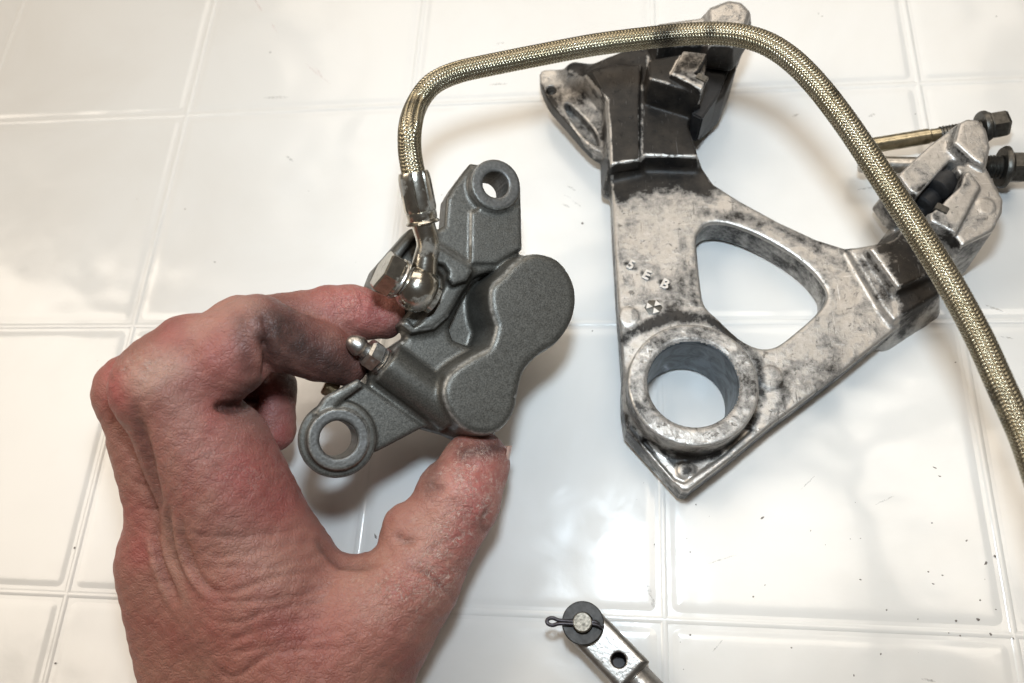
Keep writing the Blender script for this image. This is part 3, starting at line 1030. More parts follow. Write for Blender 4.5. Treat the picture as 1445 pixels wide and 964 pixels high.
def build_caliper():
    root = empty('brake_caliper', CA.mat(), 'dark bronze-grey brake caliper with figure-eight piston cover pinched between the fingers', 'brake caliper')
    px = CA.px
    P = lambda uv, h: CA.pts(uv, h)
    lo = np.array([-16, -26, -40.0]); hi = np.array([84, 100, 16.0])
    F = Field(lo, hi, 0.5)
    # main body under the cover
    body = P([(640, 352), (700, 352), (756, 368), (792, 400), (792, 444), (752, 496), (730, 540), (722, 578), (700, 606), (660, 622), (600, 606), (560, 583), (516, 548),
              (524, 505), (556, 486), (580, 470), (612, 440), (600, 400), (606, 360)], -8)
    F.add(prism(body, -25, -5.5, 2.5), 1.5, 1)
    valley = P([(668, 372), (700, 372), (712, 400), (708, 452), (702, 476), (672, 492), (640, 480), (634, 462), (650, 424), (666, 396)], -6)
    F.sub(prism(valley, -13, 6, 0.6), 2.5)
    # the half behind, seen as a paler rim at the upper left and a dark keel below
    back = P([(523, 396), (530, 378), (579, 322), (604, 316), (640, 330), (650, 420), (600, 470), (540, 425)], -18)
    F.add(prism(back, -34, -18, 2.5, 0.04), 1.5, 2)
    rim = P([(546, 388), (585, 338), (598, 334), (640, 345), (630, 420), (560, 430)], -18)
    F.sub(prism(rim, -22, -8, 1.0), 1.2)
    keel = P([(520, 530), (600, 585), (640, 620), (690, 628), (700, 610), (650, 560), (560, 500)], -18)
    F.add(prism(keel, -30, -16, 2.5), 2.0, 2)
    # upper lug and its arm
    uc = px(700, 260, 0); r_u = 8.6
    ua = P([(735, 262), (737, 352), (700, 380), (640, 400), (604, 372), (604, 332), (627, 318), (630, 279), (640, 262), (664, 230), (700, 240)], -4.5)
    F.add(prism(ua, -15, -4.0, 1.4), 2.0, 3)
    panel = P([(735, 290), (736, 350), (700, 372), (664, 372), (665, 300), (680, 292)], -3)
    F.add(prism(panel, -8, -2.8, 0.8), 1.0, 3)
    F.add(cyl((uc[0], uc[1], -15), (uc[0], uc[1], 0), r_u, 0.7), 1.6, 3)
    F.sub(cyl((uc[0], uc[1], -0.15), (uc[0], uc[1], 6), r_u - 0.6, 0.05), 0.2, 8)
    F.sub(cyl((uc[0], uc[1], -40), (uc[0], uc[1], 12), 4.3, 0.1), 0.9, 9)
    for k in range(11):                                     # thread in the upper hole
        F.sub(cyl((uc[0], uc[1], -14.2 + k * 1.25), (uc[0], uc[1], -13.6 + k * 1.25), 4.75, 0.2), 0.3, 9)
    # lower lug and its arm
    lc = px(478, 620, 0); r_l = 9.4
    la = P([(444, 584), (460, 561), (506, 535), (600, 602), (534, 637), (500, 648), (470, 650)], -5)
    F.add(prism(la, -16, -5.0, 1.2), 1.2, 4)
    rib = P([(443, 585), (459, 560), (506, 535), (512, 545), (480, 568), (460, 590)], -2.0)
    F.add(prism(rib, -12, -2.0, 0.8), 0.8, 4)
    F.add(cyl((lc[0], lc[1], -5), (lc[0], lc[1], -3.0), r_l + 2.6, 0.5), 0.8, 4)
    F.add(cyl((lc[0], lc[1], -18), (lc[0], lc[1], 0), r_l, 0.6), 0.8, 4)
    F.sub(cyl((lc[0], lc[1], -0.2), (lc[0], lc[1], 6), r_l - 0.7, 0.05), 0.2, 10)
    F.sub(cyl((lc[0], lc[1], -40), (lc[0], lc[1], 12), 5.7, 0.1), 0.8, 11)
    # seat boss of the banjo with its hooked stop
    boss = P([(606, 366), (611, 352), (620, 347), (664, 374), (668, 382), (664, 396), (652, 414), (634, 446), (614, 464), (582, 470), (566, 457), (590, 432)], -1)
    F.add(prism(boss, -14, -1.0, 1.6, 0.05), 2.5, 5)
    hook = P([(606, 366), (611, 352), (620, 347), (664, 374), (668, 382), (660, 396), (640, 402), (632, 392), (634, 384), (628, 374), (616, 370)], 3)
    F.add(prism(hook, -6, 2.6, 1.0), 1.0, 5)
    seat = P([(566, 440), (590, 392), (612, 372), (626, 390), (628, 404), (610, 440), (585, 462)], -1)
    F.sub(prism(seat, -5.0, 12, 1.0), 1.0)
    # bleed-screw boss
    b0 = px(545, 512, -3.5); b1 = px(640, 585, -4.5)
    F.add(cyl(b0, b1, 6.6, 0.8), 2.2, 6)
    # figure-eight bore cover
    cov_uv = [(711, 387), (732, 366), (758, 358), (789, 368), (809, 397), (813, 428), (804, 459), (784, 485), (763, 498), (742, 519), (735, 536), (730, 560), (725, 583),
              (707, 606), (681, 613), (652, 603), (631, 574), (626, 548), (638, 524), (667, 504), (691, 490), (700, 464), (699, 455), (693, 436), (693, 406)]
    cov = catmull(P(cov_uv, HC), 3, True)
    F.add(prism(cov, -15, HC, 2.0, 0.12), 1.6, 7)
    # edge wear, with bright highlight lines painted along cover rim and boss
    def attr(V, N):
        uu, vv = project(CA.O + (V * 0.001) @ CA.R.T)
        w = np.zeros(len(V))
        loop = [tuple(q) for q in catmull(np.array(cov_uv, float), 3, True)]
        ring = lambda cx, cy, r: [(cx + r * math.cos(t), cy + r * math.sin(t)) for t in np.linspace(0, 2 * math.pi, 40)]
        for ln, wd, sg in ((loop[34:] + loop[:6], 2.4, 0.75), (loop, 1.8, 0.35), (ring(700, 260, 37), 1.8, 0.7), (ring(478, 620, 43), 2.0, 0.6), (ring(478, 620, 29), 1.6, 0.5), (ring(700, 260, 20), 1.5, 0.5),
                           ([(607, 366), (611, 352), (620, 348), (664, 375)], 1.8, 0.5), ([(566, 456), (582, 468), (612, 463), (632, 446)], 1.8, 0.6), ([(562, 486), (531, 537)], 2.2, 0.5),
                           ([(444, 584), (460, 561), (506, 536)], 1.8, 0.6), ([(664, 300), (664, 345)], 2.0, 0.45)):
            w = np.maximum(w, sg * np.exp(-(seg_dist(uu, vv, ln) / wd) ** 2))
        return {'wear': w}
    M = {1: M_CAL, 2: M_CAL, 3: M_CAL, 4: M_CAL, 5: M_CAL, 6: M_CAL, 7: M_CAL, 8: M_CALFACE, 9: M_CALFACE, 10: M_CALFACE, 11: M_CALFACE}
    out = casting(F, {1: 'body', 2: 'rear_half', 3: 'mounting_lug', 4: 'mounting_lug', 5: 'banjo_seat', 6: 'bleed_screw_boss', 7: 'piston_cover', 8: 'lug_face', 9: 'bolt_hole', 10: 'lug_face', 11: 'bolt_hole'}, M, root, 2, attr)
    for k, q in ((8, 3), (9, 3), (10, 4), (11, 4)):
        out[k].parent = out[q]
    out[3]['label'] = 'mounting lug with threaded hole'
    out[4]['label'] = 'mounting lug with plain hole and stepped ring'
    # bleed screw: dome, neck, hex, thread collar
    a = px(541, 511, -3.5) * .001; b = px(495, 481, -0.5) * .001
    ax = b - a; L = np.linalg.norm(ax); ax /= L
    bs = lathe_obj('bleed_screw', a, ax, [(0.0045, -0.001), (0.0046, 0.0004), (0.0040, 0.0008), (0.0046, 0.0012), (0.0040, 0.0016), (0.0040, 0.002), (0.0032, 0.0021),
                                          (0.0032, 0.0066), (0.0028, 0.0068), (0.0026, 0.0076), (0.0026, 0.0082), (0.0031, 0.0087), (0.0033, 0.0094), (0.0032, 0.0104), (0.0027, L - .0008), (0.0019, L + .0004), (0.0011, L + .0011), (0, L + .0013)], M_STEEL, root, 36)
    lathe_obj('hex', a, ax, [(0.0030, .0020), (0.0043, .0021), (0.0049, .0025), (0.0049, .0060), (0.0040, .0068), (0.0024, .0069)], M_STEEL, bs, 6, False, None, 0.3)
    # banjo bolt
    a = px(612, 424, 2.0) * .001; b = px(538, 380, 5.5) * .001
    ax = b - a; L = np.linalg.norm(ax); ax /= L
    bb = lathe_obj('banjo_bolt', a, ax, [(0.0046, 0), (0.0046, L - .006), (0.0066, L - .0058), (0.0066, L - .0050), (0, L - .0050)], M_CHROME, root, 36)
    lathe_obj('hex_head', a, ax, [(0.003, L - .0056), (0.0064, L - .0056), (0.0071, L - .0050), (0.0071, L - .0004), (0.0064, L + .0001), (0, L + .0001)], M_CHROME, bb, 6, False, None, 0.2)
    lathe_obj('crush_washer', a, ax, [(0.0046, L - .0068), (0.0066, L - .0068), (0.0068, L - .0063), (0.0066, L - .0058), (0.0046, L - .0058)], M_STEEL, bb, 36)
    # pad pin end peeping out at the lower left
    a = px(476, 552, -20) * .001; b = px(462, 546, -20) * .001
    lathe_obj('pad_pin', a, b - a, [(0.003, 0), (0.003, .0042), (0.0025, .0048), (0, .0048)], metal('pad_pin_brass', (0.40, 0.30, 0.18), 0.4, 0.8), root, 24)
    return a, ax


build_caliper()


# ------------------------------------------------------------------ braided hose with its crimped end and banjo
def build_hose():
    cw = CA.world
    eye = cw(CA.px(588, 407, 3.2))
    fr = Frame(eye, np.array([0, 0, 1.0]), np.array([1.0, 0, 0]))
    m = Matrix.Translation(Vector(eye))
    root = empty('braided_brake_hose', m, 'braided steel brake hose arching from the caliper across the bracket', 'hose')
    L = lambda P: np.asarray(P) - eye
    bx = cw(CA.px(538, 380, 5.5)) - cw(CA.px(612, 424, 2.0)); bx /= np.linalg.norm(bx)
    # banjo eye: barrel-shaped ring round the bolt
    w = 0.0048
    ring = lathe_obj('banjo_eye', L(eye) - bx * w, bx, [(0.0040, 0), (0.0056, 0), (0.0068, .0012), (0.0074, .003), (0.0076, w), (0.0074, 2 * w - .003), (0.0068, 2 * w - .0012), (0.0058, 2 * w), (0.0040, 2 * w)], M_CHROME, root, 44)
    n0 = cw(CA.px(597, 392, 4)); n1 = cw(CA.px(601, 362, 6)); n2 = cw(CA.px(604, 343, 8)); n3 = cw(CA.px(597, 316, 10))
    f0 = n3
    f1 = cw(CA.px(583, 243, 14))
    V, Fc, *_ = sweep(catmull([L(n0), L(n1), L(n2), L(n3), L(n3 + (f1 - f0) * 0.1)], 8), np.interp(np.linspace(0, 1, 33), [0, .3, .6, 1], [.0046, .0036, .0036, .0037]), 28)
    mesh_obj('neck', V, Fc, M_CHROME, root)
    ax = f1 - f0; Lf = np.linalg.norm(ax); ax /= Lf
    lathe_obj('collar', L(f0), ax, [(0.0036, -.0002), (0.0050, 0), (0.0054, .0004), (0.0050, .0009), (0.0046, .0012), (0.0048, .0016), (0.0048, .0036), (0.0044, .0040)], M_CHROME, root, 36)
    # fluted crimp sleeve
    bm = bmesh.new()
    seg = 80
    prof = [(0.0044, .0034), (0.0049, .0040), (0.0051, .0050), (0.0050, Lf - .0030), (0.0049, Lf - .0012), (0.0045, Lf), (0.0038, Lf + .0002)]
    t = np.array([0, 0, 1.0]); e1 = np.cross(ax, t); e1 /= np.linalg.norm(e1); e2 = np.cross(ax, e1)
    rows = []
    for k, (r, a) in enumerate(prof):
        row = []
        for i in range(seg):
            th = 2 * math.pi * i / seg
            fl = -0.00032 if (i % 10 == 0 and 1 <= k <= 4) else 0
            row.append(bm.verts.new(L(f0) + ax * a + (r + fl) * (math.cos(th) * e1 + math.sin(th) * e2)))
        rows.append(row)
    for A, B in zip(rows[:-1], rows[1:]):
        for i in range(seg): bm.faces.new((A[i], A[(i + 1) % seg], B[(i + 1) % seg], B[i]))
    bm_obj('crimp_sleeve', bm, M_CHROME, root, True, 25)
    # centre line of the hose: picture direction + distance
    d1 = float(-((f1 - CAM) @ CM)[2])
    ctl = [(590, 278, None), (583, 243, d1), (578, 212, d1 + .001), (579, 178, d1 + .002), (588, 148, .274), (608, 120, .276), (642, 103, .279), (690, 92, .281), (760, 78, .282), (840, 63, .281), (920, 53, .279), (975, 48, .276),
           (1028, 48, .271), (1074, 58, .266), (1113, 81, .261), (1150, 117, .256), (1187, 164, .251), (1222, 215, .247), (1262, 277, .242), (1302, 338, .237), (1342, 403, .231), (1382, 477, .225),
           (1411, 542, .219), (1443, 612, .214), (1466, 678, .209), (1492, 760, .205), (1520, 860, .200), (1550, 980, .196)]
    pts = [f1 - ax * 0.008] + [at_d(u, v, d) for u, v, d in ctl[1:]]
    path = catmull(pts, 30)
    for _ in range(60):
        path[32:-1] = 0.25 * path[31:-2] + 0.5 * path[32:-1] + 0.25 * path[33:]
    seglen = np.linalg.norm(np.diff(path, axis=0), axis=1)
    s = np.concatenate([[0], np.cumsum(seglen)])
    tot = s[-1]
    R = 0.00352
    NS = 420
    ss = np.linspace(0, tot, NS)
    cen = np.stack([np.interp(ss, s, path[:, i]) for i in range(3)], 1)
    for _ in range(3): cen[1:-1] = 0.25 * cen[:-2] + 0.5 * cen[1:-1] + 0.25 * cen[2:]
    V, Fc, T, U, W = sweep(cen - eye, R * 0.945, 20)
    mesh_obj('liner', V, Fc, metal('hose_liner', (0.20, 0.18, 0.12), 0.5, 0.5), root)
    # braid: carriers wound both ways, each passing two over and two under
    NC = 16
    pitch = 0.0172
    samples = int(tot / pitch * 2 * NC * 2.2)
    st = np.linspace(0.0005, tot - 0.0005, samples)
    I3 = lambda A: np.stack([np.interp(st, ss, A[:, i]) for i in range(3)], 1)
    c, Tt, Ut, Wt = I3(cen - eye), I3(T), I3(U), I3(W)
    VV = []; FF = []; off = 0
    half = 0.00045
    for hand in (1, -1):
        for k in range(NC):
            th = hand * 2 * math.pi * st / pitch + 2 * math.pi * k / NC
            n = 2 * NC * st / pitch
            ph = math.pi / 2 * (hand * n + 2 * k) + math.pi / 4
            lift = hand * 0.00015 * np.clip(1.5 * np.cos(ph), -1, 1)
            rows = []
            for j, (o, rr) in enumerate(((-1, -0.00020), (-0.5, 0.00002), (0.5, 0.00002), (1, -0.00020))):
                a = th + o * half / R * 1.25 * 1.0
                r = R + lift + rr
                rows.append(c + r[:, None] * (np.cos(a)[:, None] * Ut + np.sin(a)[:, None] * Wt))
            V = np.stack(rows, 1).reshape(-1, 3)
            i = np.arange(samples - 1)[:, None] * 4
            f = np.concatenate([np.concatenate([i + j, i + j + 1, i + j + 5, i + j + 4], 1) for j in range(3)])
            VV.append(V); FF.append(f + off); off += len(V)
    m = Mat('yellowed_steel_braid')
    n = m.noise(60, 4, 0.6)
    n2 = m.noise(900, 3, 0.6)
    cc = m.mix(m.ramp(n, [(0.35, 0.0), (0.7, 1.0)]), (0.47, 0.425, 0.325), (0.37, 0.318, 0.215))
    cc = m.mix(m.ramp(n2, [(0.45, 0.0), (0.75, 0.8)]), cc, (0.20, 0.175, 0.105))
    cc = m.mix(m.math('MULTIPLY', m.attr('stain'), m.ramp(m.noise(260, 4), [(0.35, 0.35), (0.55, 1.0)])), cc, (0.03, 0.026, 0.023))
    gr = m.ramp(m.noise(28, 5, 0.6, None, 0.6), [(0.66, 0.0), (0.72, 0.75)])
    cc = m.mix(gr, cc, (0.07, 0.06, 0.05))
    m.set(Base_Color=cc, Metallic=0.95, Roughness=0.27)
    o = mesh_obj('braid', np.concatenate(VV), np.concatenate(FF), m.m, root, True)
    o['kind'] = 'stuff'
    W = np.concatenate(VV) + eye
    uu, vv = project(W)
    st_ = np.zeros(len(W))
    for su, sv, sr, sg in ((936, 48, 24, 0.92), (1002, 44, 9, 0.8), (1178, 130, 9, 0.6), (1400, 560, 16, 0.7), (1412, 600, 12, 0.6)):
        st_ = np.maximum(st_, sg * np.exp(-(((uu - su) ** 2 + (vv - sv) ** 2) / sr ** 2) ** 2))
    o.data.attributes.new('stain', 'FLOAT', 'POINT').data.foreach_set('value', st_.astype(np.float32))
    return root


build_hose()


# ------------------------------------------------------------------ the left hand holding the caliper
def skin_material():
    m = Mat('weathered_skin')
    red, dark, dry, pale = m.attr('red'), m.attr('grime_shade'), m.attr('dry'), m.attr('pale')
    big = m.noise(38, 5, 0.6, None, 0.5)
    mid = m.noise(150, 6, 0.65, None, 0.6)
    fine = m.noise(700, 4, 0.6)
    c = m.mix(m.ramp(big, [(0.35, 0.0), (0.68, 1.0)]), (0.315, 0.148, 0.112), (0.250, 0.086, 0.070))
    c = m.mix(m.math('MULTIPLY', m.ramp(mid, [(0.42, 0.0), (0.72, 1.0)]), 0.45), c, (0.35, 0.185, 0.14))
    rk = m.math('MULTIPLY', red, m.ramp(m.noise(85, 5, 0.6), [(0.30, 0.35), (0.62, 1.0)]))
    c = m.mix(m.math('MULTIPLY', rk, 0.85), c, (0.335, 0.082, 0.075))
    c = m.mix(m.math('MULTIPLY', pale, 0.75), c, (0.46, 0.285, 0.225))
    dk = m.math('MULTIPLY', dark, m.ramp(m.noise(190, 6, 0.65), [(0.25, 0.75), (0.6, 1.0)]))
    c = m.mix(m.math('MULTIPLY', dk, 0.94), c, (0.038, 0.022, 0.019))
    # dry white cracks: fine cell walls where the skin is dry
    vec = m.node('ShaderNodeMapping')
    m.link(m.tc.outputs['Object'], vec.inputs['Vector'])
    wob = m.node('ShaderNodeTexNoise', Scale=160.0, Detail=3.0)
    m.link(m.tc.outputs['Object'], wob.inputs['Vector'])
    vm = m.node('ShaderNodeVectorMath', operation='MULTIPLY_ADD')
    m.link(wob.outputs['Color'], vm.inputs[0]); vm.inputs[1].default_value = (0.006, 0.006, 0.006)
    m.link(m.tc.outputs['Object'], vm.inputs[2])

    def cells(scale, w, vecout):
        v = m.node('ShaderNodeTexVoronoi', feature='DISTANCE_TO_EDGE', Scale=scale)
        m.link(vecout, v.inputs['Vector'])
        return m.ramp(v.outputs['Distance'], [(0.0, 1.0), (w, 0.0)])
    def ridge(scale, w, detail=3):
        n = m.noise(scale, detail, 0.6, vm.outputs[0], 0.4)
        return m.ramp(m.math('ABSOLUTE', m.math('SUBTRACT', n, 0.5)), [(0.0, 1.0), (w, 0.0)])
    cr = m.math('MAXIMUM', ridge(230, 0.022), ridge(410, 0.030))
    crk = m.math('MULTIPLY', m.math('MULTIPLY', cr, dry), m.ramp(m.noise(170, 5, 0.7), [(0.46, 0.0), (0.58, 1.0)]))
    c = m.mix(m.math('MULTIPLY', crk, 0.8), c, (0.55, 0.42, 0.36))
    c = m.mix(m.math('MULTIPLY', m.math('MULTIPLY', dry, m.ramp(fine, [(0.5, 0.0), (0.75, 1.0)])), 0.5), c, (0.48, 0.34, 0.28))
    m.set(Base_Color=c, Roughness=m.ramp(mid, [(0.3, 0.42), (0.7, 0.60)]), Specular_IOR_Level=0.42, Subsurface_Weight=0.18, Subsurface_Scale=0.0022,
          Subsurface_Radius=(1.0, 0.35, 0.2))
    # skin relief: cells, cross-hatching and long creases
    def grain(rot, sc):
        st = m.node('ShaderNodeMapping')
        st.inputs['Rotation'].default_value = rot
        st.inputs['Scale'].default_value = sc
        m.link(vm.outputs[0], st.inputs['Vector'])
        return m.ramp(m.noise(1.0, 4, 0.62, st.outputs['Vector'], 0.5), [(0.34, 0.0), (0.58, 1.0)])
    la = grain((0.3, 0.2, 0.25), (190, 760, 300))
    lb = grain((0.1, 0.4, -0.75), (210, 820, 320))
    lc = grain((0.2, 0.1, 1.1), (150, 620, 300))
    pick = m.ramp(m.noise(42, 3, 0.5), [(0.42, 0.0), (0.58, 1.0)])
    lines = m.mix(pick, m.mix(0.35, la, lb), m.mix(0.5, lb, lc))
    lines = m.math('MULTIPLY', lines, m.ramp(m.noise(60, 3, 0.5), [(0.3, 0.35), (0.65, 1.0)]))
    cells2 = cells(620, 0.16, vm.outputs[0])
    b = m.bump(lines, 0.00026, 0.8)
    b = m.bump(m.math('SUBTRACT', 1.0, cells2), 0.00011, 0.8, b)
    b = m.bump(m.math('SUBTRACT', 1.0, crk), 0.0002, 0.8, b)
    m.bump(mid, 0.00014, 0.6, b)
    return m.m


def build_hand():
    J = lambda u, v, d: at_d(u, v, d) * 1000.0
    vd = -CM[:, 2]
    # joints: picture direction + distance from the lens
    J_ = {}
    cw = lambda u, v, h: CA.world(CA.px(u, v, h)) * 1000.0
    i_mcp, i_pip, i_dip, i_tip = J(238, 545, .2455), J(362, 468, .2500), J(452, 497, .2625), J(488, 512, .2680)
    m_mcp, m_pip, m_dip, m_tip = J(194, 556, .2630), J(340, 462, .2650), J(468, 441, .2720), J(541, 448, .2765)
    r_mcp, r_pip, r_dip, r_tip = J(205, 620, .2860), J(330, 512, .2900), J(380, 548, .2870), J(386, 606, .2840)
    l_mcp, l_pip, l_tip = J(245, 690, .2990), J(318, 600, .3000), J(342, 645, .2960)
    t_cmc, t_mcp, t_ip, t_tip = J(440, 985, .2640), J(582, 822, .2590), J(652, 705, .2660), J(672, 652, .2735)
    wrist = J(400, 1010, .2640)
    arm = wrist + np.array([-22.0, -190.0, 14.0])
    allp = np.array([i_mcp, m_mcp, m_tip, i_tip, r_mcp, l_mcp, t_tip, t_mcp, wrist, arm, i_pip])
    lo = allp.min(0) - 32; hi = allp.max(0) + 34
    F = Field(lo, hi, 0.95)
    K = 5.0
    # palm and back of the hand
    F.add(cone(i_mcp, J(395, 930, .2610), 13.0, 19), K, 1)
    F.add(cone(J(246, 560, .2470), J(318, 690, .2520), 13.0, 14.0), 8, 1)
    F.add(cone(m_mcp, J(322, 950, .2660), 12.0, 18), 6, 1)
    F.add(cone(r_mcp, J(325, 960, .2760), 12, 17), 9, 1)
    F.add(cone(l_mcp, J(345, 965, .2860), 10, 15), 9, 1)
    F.add(cone(J(304, 640, .2610), J(380, 830, .2625), 18, 22), 8, 1)         # muscle between index and thumb
    F.add(cone(J(375, 850, .2600), J(440, 970, .2620), 24, 30), 10, 1)
    F.add(cone(J(226, 800, .2660), J(266, 960, .2660), 13, 14), 12, 1)
    F.add(cone(t_mcp, t_cmc, 14.0, 24), 9, 1)
    F.add(cone(J(455, 850, .2650), J(545, 855, .2625), 12, 13), 7, 1)          # web of the thumb
    F.add(cone(J(520, 880, .2570), J(450, 960, .2580), 18, 22), 9, 1)
    F.add(cone(wrist, arm, 29, 30, 0.78, (0, 0, 1)), 12, 1)
    # index finger, bent at the knuckle, reaching behind the bleed screw
    F.add(cone(i_mcp, i_pip, 13.6, 11.2), 4, 1)
    F.add(ball(J(228, 538, .2440), 12.5), 4, 1)                                # knuckle
    F.add(cone(J(214, 552, .2440), J(262, 484, .2460), 10.5, 8.5), 5, 1)
    F.add(ball(J(320, 505, .2490), 12.5), 4, 1)                                # pad of the first phalanx
    F.add(cone(i_pip, i_dip, 10.6, 9.0), 2.0, 1)
    F.add(cone(i_dip, i_tip, 9.0, 7.6), 2.5, 1)
    # middle finger behind it
    F.add(cone(m_mcp, m_pip, 12.0, 10.0), 3, 1)
    F.add(ball(J(186, 552, .2620), 10.5), 4, 1)
    F.add(cone(m_pip, m_dip, 9.4, 8.4), 2.5, 1)
    F.add(cone(m_dip, m_tip, 8.6, 7.4), 2.5, 1)
    F.add(ball(J(500, 440, .2735), 8.8), 3, 1)
    # ring and little finger curled into the palm
    F.add(cone(r_mcp, r_pip, 11, 10), 3, 1)
    F.add(cone(r_pip, r_dip, 9.5, 9), 2, 1)
    F.add(cone(r_dip, r_tip, 9.0, 7.6), 2, 1)
    F.add(cone(l_mcp, l_pip, 9.5, 8.5), 3, 1)
    F.add(cone(l_pip, l_tip, 8, 6.8), 2, 1)
    # thumb
    F.add(cone(t_mcp, t_ip, 13.6, 12.0), 5, 1)
    F.add(ball(J(575, 745, .2620), 8.0), 6, 1)
    F.add(ball(J(640, 700, .2660), 12.3), 4, 1)
    F.add(cone(t_ip, t_tip, 12.0, 10.4), 3, 1)
    F.add(ball(J(670, 660, .2715), 11.0), 3, 1)
    V, Q, lab, lap = F.mesh(2)
    # hand-modelled creases and folds: pressed into (or raised from) the surface that faces up
    N = vnormals(V, Q)
    u, v = project(V * 0.001)
    facing = np.clip(((CAM * 1000 - V) * N).sum(1) / np.linalg.norm(CAM * 1000 - V, axis=1), 0, 1)
    dsp = np.zeros(len(V))

    def crease(pts, w, depth, taper=0.3):
        nonlocal dsp
        d = np.full(len(V), 1e9); par = np.zeros(len(V))
        L = [math.hypot(b[0] - a[0], b[1] - a[1]) for a, b in zip(pts[:-1], pts[1:])]
        tot = sum(L); acc = 0.0
        for (a, b), l in zip(zip(pts[:-1], pts[1:]), L):
            ex, ey = b[0] - a[0], b[1] - a[1]
            t = np.clip(((u - a[0]) * ex + (v - a[1]) * ey) / max(l * l, 1e-9), 0, 1)
            q = np.hypot(u - a[0] - ex * t, v - a[1] - ey * t)
            m_ = q < d
            par[m_] = (acc + t[m_] * l) / tot
            d = np.minimum(d, q)
            acc += l
        fade = np.clip(np.minimum(par, 1 - par) / taper, 0, 1)
        fade = fade * fade * (3 - 2 * fade)
        dsp -= 1.3 * depth * np.exp(-(d / w) ** 2) * np.clip(facing * 3, 0, 1) * fade

    def soft(pts):
        return [tuple(q) for q in catmull(np.array(pts, float), 5)]

    def fold(pts, w, h, off):                                  # a ridge with a valley on one side
        pts = soft(pts)
        crease(pts, w, -h, 0.45)
        crease([(a + off[0], b + off[1]) for a, b in pts], w * 0.9, h * 0.9, 0.45)
    crease([(296, 572), (325, 576), (352, 570), (372, 552)], 6, 3.0)           # under the index knuckle
    crease([(362, 470), (378, 495), (380, 520), (372, 548)], 6, 2.6)
    crease([(368, 440), (380, 470), (380, 500)], 5, 1.2)
    for k in range(5):                                                         # wrinkles over the finger joints
        x = 470 + 9 * k
        crease([(x, 412), (x + 6, 430), (x + 4, 452)], 2.6, 0.45)
        crease([(150 + 9 * k, 520 - 7 * k), (160 + 10 * k, 545 - 8 * k)], 2.5, 0.35)
    crease(soft([(186, 545), (196, 600), (208, 660), (222, 730), (236, 800)]), 9, 2.0, 0.4)           # valley between the two metacarpals
    fold([(232, 690), (226, 740), (240, 800), (262, 850)], 7, 1.25, (10, -3))
    fold([(212, 720), (214, 770), (232, 830), (256, 880)], 7, 1.1, (10, -3))
    fold([(246, 700), (252, 770), (282, 830), (330, 868)], 6, 0.9, (8, -4))
    for k in range(9):                                                         # loose transverse wrinkles on the back of the hand
        y = 742 + k * 22
        jx, jy = 9 * math.sin(k * 2.1), 6 * math.sin(k * 3.7)
        crease(soft([(250 + 5 * k + jx, y + 10 + jy), (320 - jx, y + 16 + 2 * k - jy), (400 + jx, y + 8 + jy), (470 + 6 * k, y - 10 - jy)]), 3.6, 0.42 + 0.14 * math.sin(k * 5.0))
    for k in range(7):                                                         # thumb: web and joint wrinkles
        crease([(530 + 12 * k, 800 - 4 * k), (560 + 14 * k, 830 - 12 * k), (600 + 10 * k, 862 - 16 * k)], 3.0, 0.28)
    crease([(602, 678), (612, 690), (632, 690)], 5, 1.3)
    crease([(556, 752), (570, 764), (590, 764)], 5, 1.3)
    crease([(690, 712), (682, 745), (690, 760)], 5, 0.9)
    crease([(440, 752), (480, 795), (540, 800)], 7, 1.2)
    for k in range(6):
        crease([(600 + 3 * k, 660 + 9 * k), (640, 664 + 10 * k), (690, 652 + 12 * k)], 2.6, 0.22)
    for k in range(7):                                                         # fine wrinkles along the index side
        crease([(225 + 10 * k, 600 + 6 * k), (300 + 6 * k, 612 + 14 * k), (390, 640 + 15 * k)], 2.6, 0.2)
    for k in range(6):                                                         # more creases: big knuckle, thumb joint, wrist side
        crease(soft([(196 + 12 * k, 512 - 9 * k), (206 + 13 * k, 528 - 8 * k), (212 + 14 * k, 548 - 8 * k)]), 3.0, 0.35)
        crease(soft([(612 + 8 * k, 716 + 4 * k), (636 + 6 * k, 706 + 8 * k), (668 + 4 * k, 712 + 9 * k)]), 2.8, 0.38)
        crease(soft([(178 + 6 * k, 640 + 34 * k), (196 + 6 * k, 652 + 34 * k), (214 + 6 * k, 650 + 34 * k)]), 3.0, 0.35)
        crease(soft([(560 + 6 * k, 790 - 3 * k), (596 + 5 * k, 806 + 4 * k), (640 + 3 * k, 812 + 10 * k)]), 3.0, 0.35)
    dsp += 0.16 * np.sin(V[:, 0] * 0.9 + 1.3 * np.sin(V[:, 1] * 0.5)) * np.sin(V[:, 1] * 0.8 + V[:, 2] * 0.6)
    V = V + N * dsp[:, None]
    V = lap(V, 0.25)
    red = np.zeros(len(V)); dark = np.zeros(len(V)); dry = np.zeros(len(V)); pale = np.zeros(len(V))

    def spot(arr, pts, w, s):
        arr[:] = np.maximum(arr, s * np.exp(-(seg_dist(u, v, pts) / w) ** 2))
    spot(red, [(160, 530), (160, 560)], 26, 1.0)
    spot(red, [(300, 600), (330, 660), (390, 690)], 60, 0.95)
    spot(red, [(250, 470), (320, 510)], 40, 0.65)
    spot(red, [(190, 730), (200, 780)], 28, 0.85)
    spot(red, [(480, 425), (540, 440)], 36, 0.95)
    spot(red, [(385, 560), (395, 620)], 26, 0.9)
    spot(red, [(640, 690), (680, 660), (660, 760)], 36, 0.85)
    spot(red, [(560, 830), (620, 800)], 30, 0.55)
    spot(pale, [(205, 535), (235, 520)], 26, 0.9)
    spot(pale, [(250, 560), (270, 600)], 24, 0.5)
    spot(pale, [(232, 740), (240, 790), (262, 850)], 8, 0.4)
    spot(pale, [(330, 425), (360, 430)], 16, 0.5)
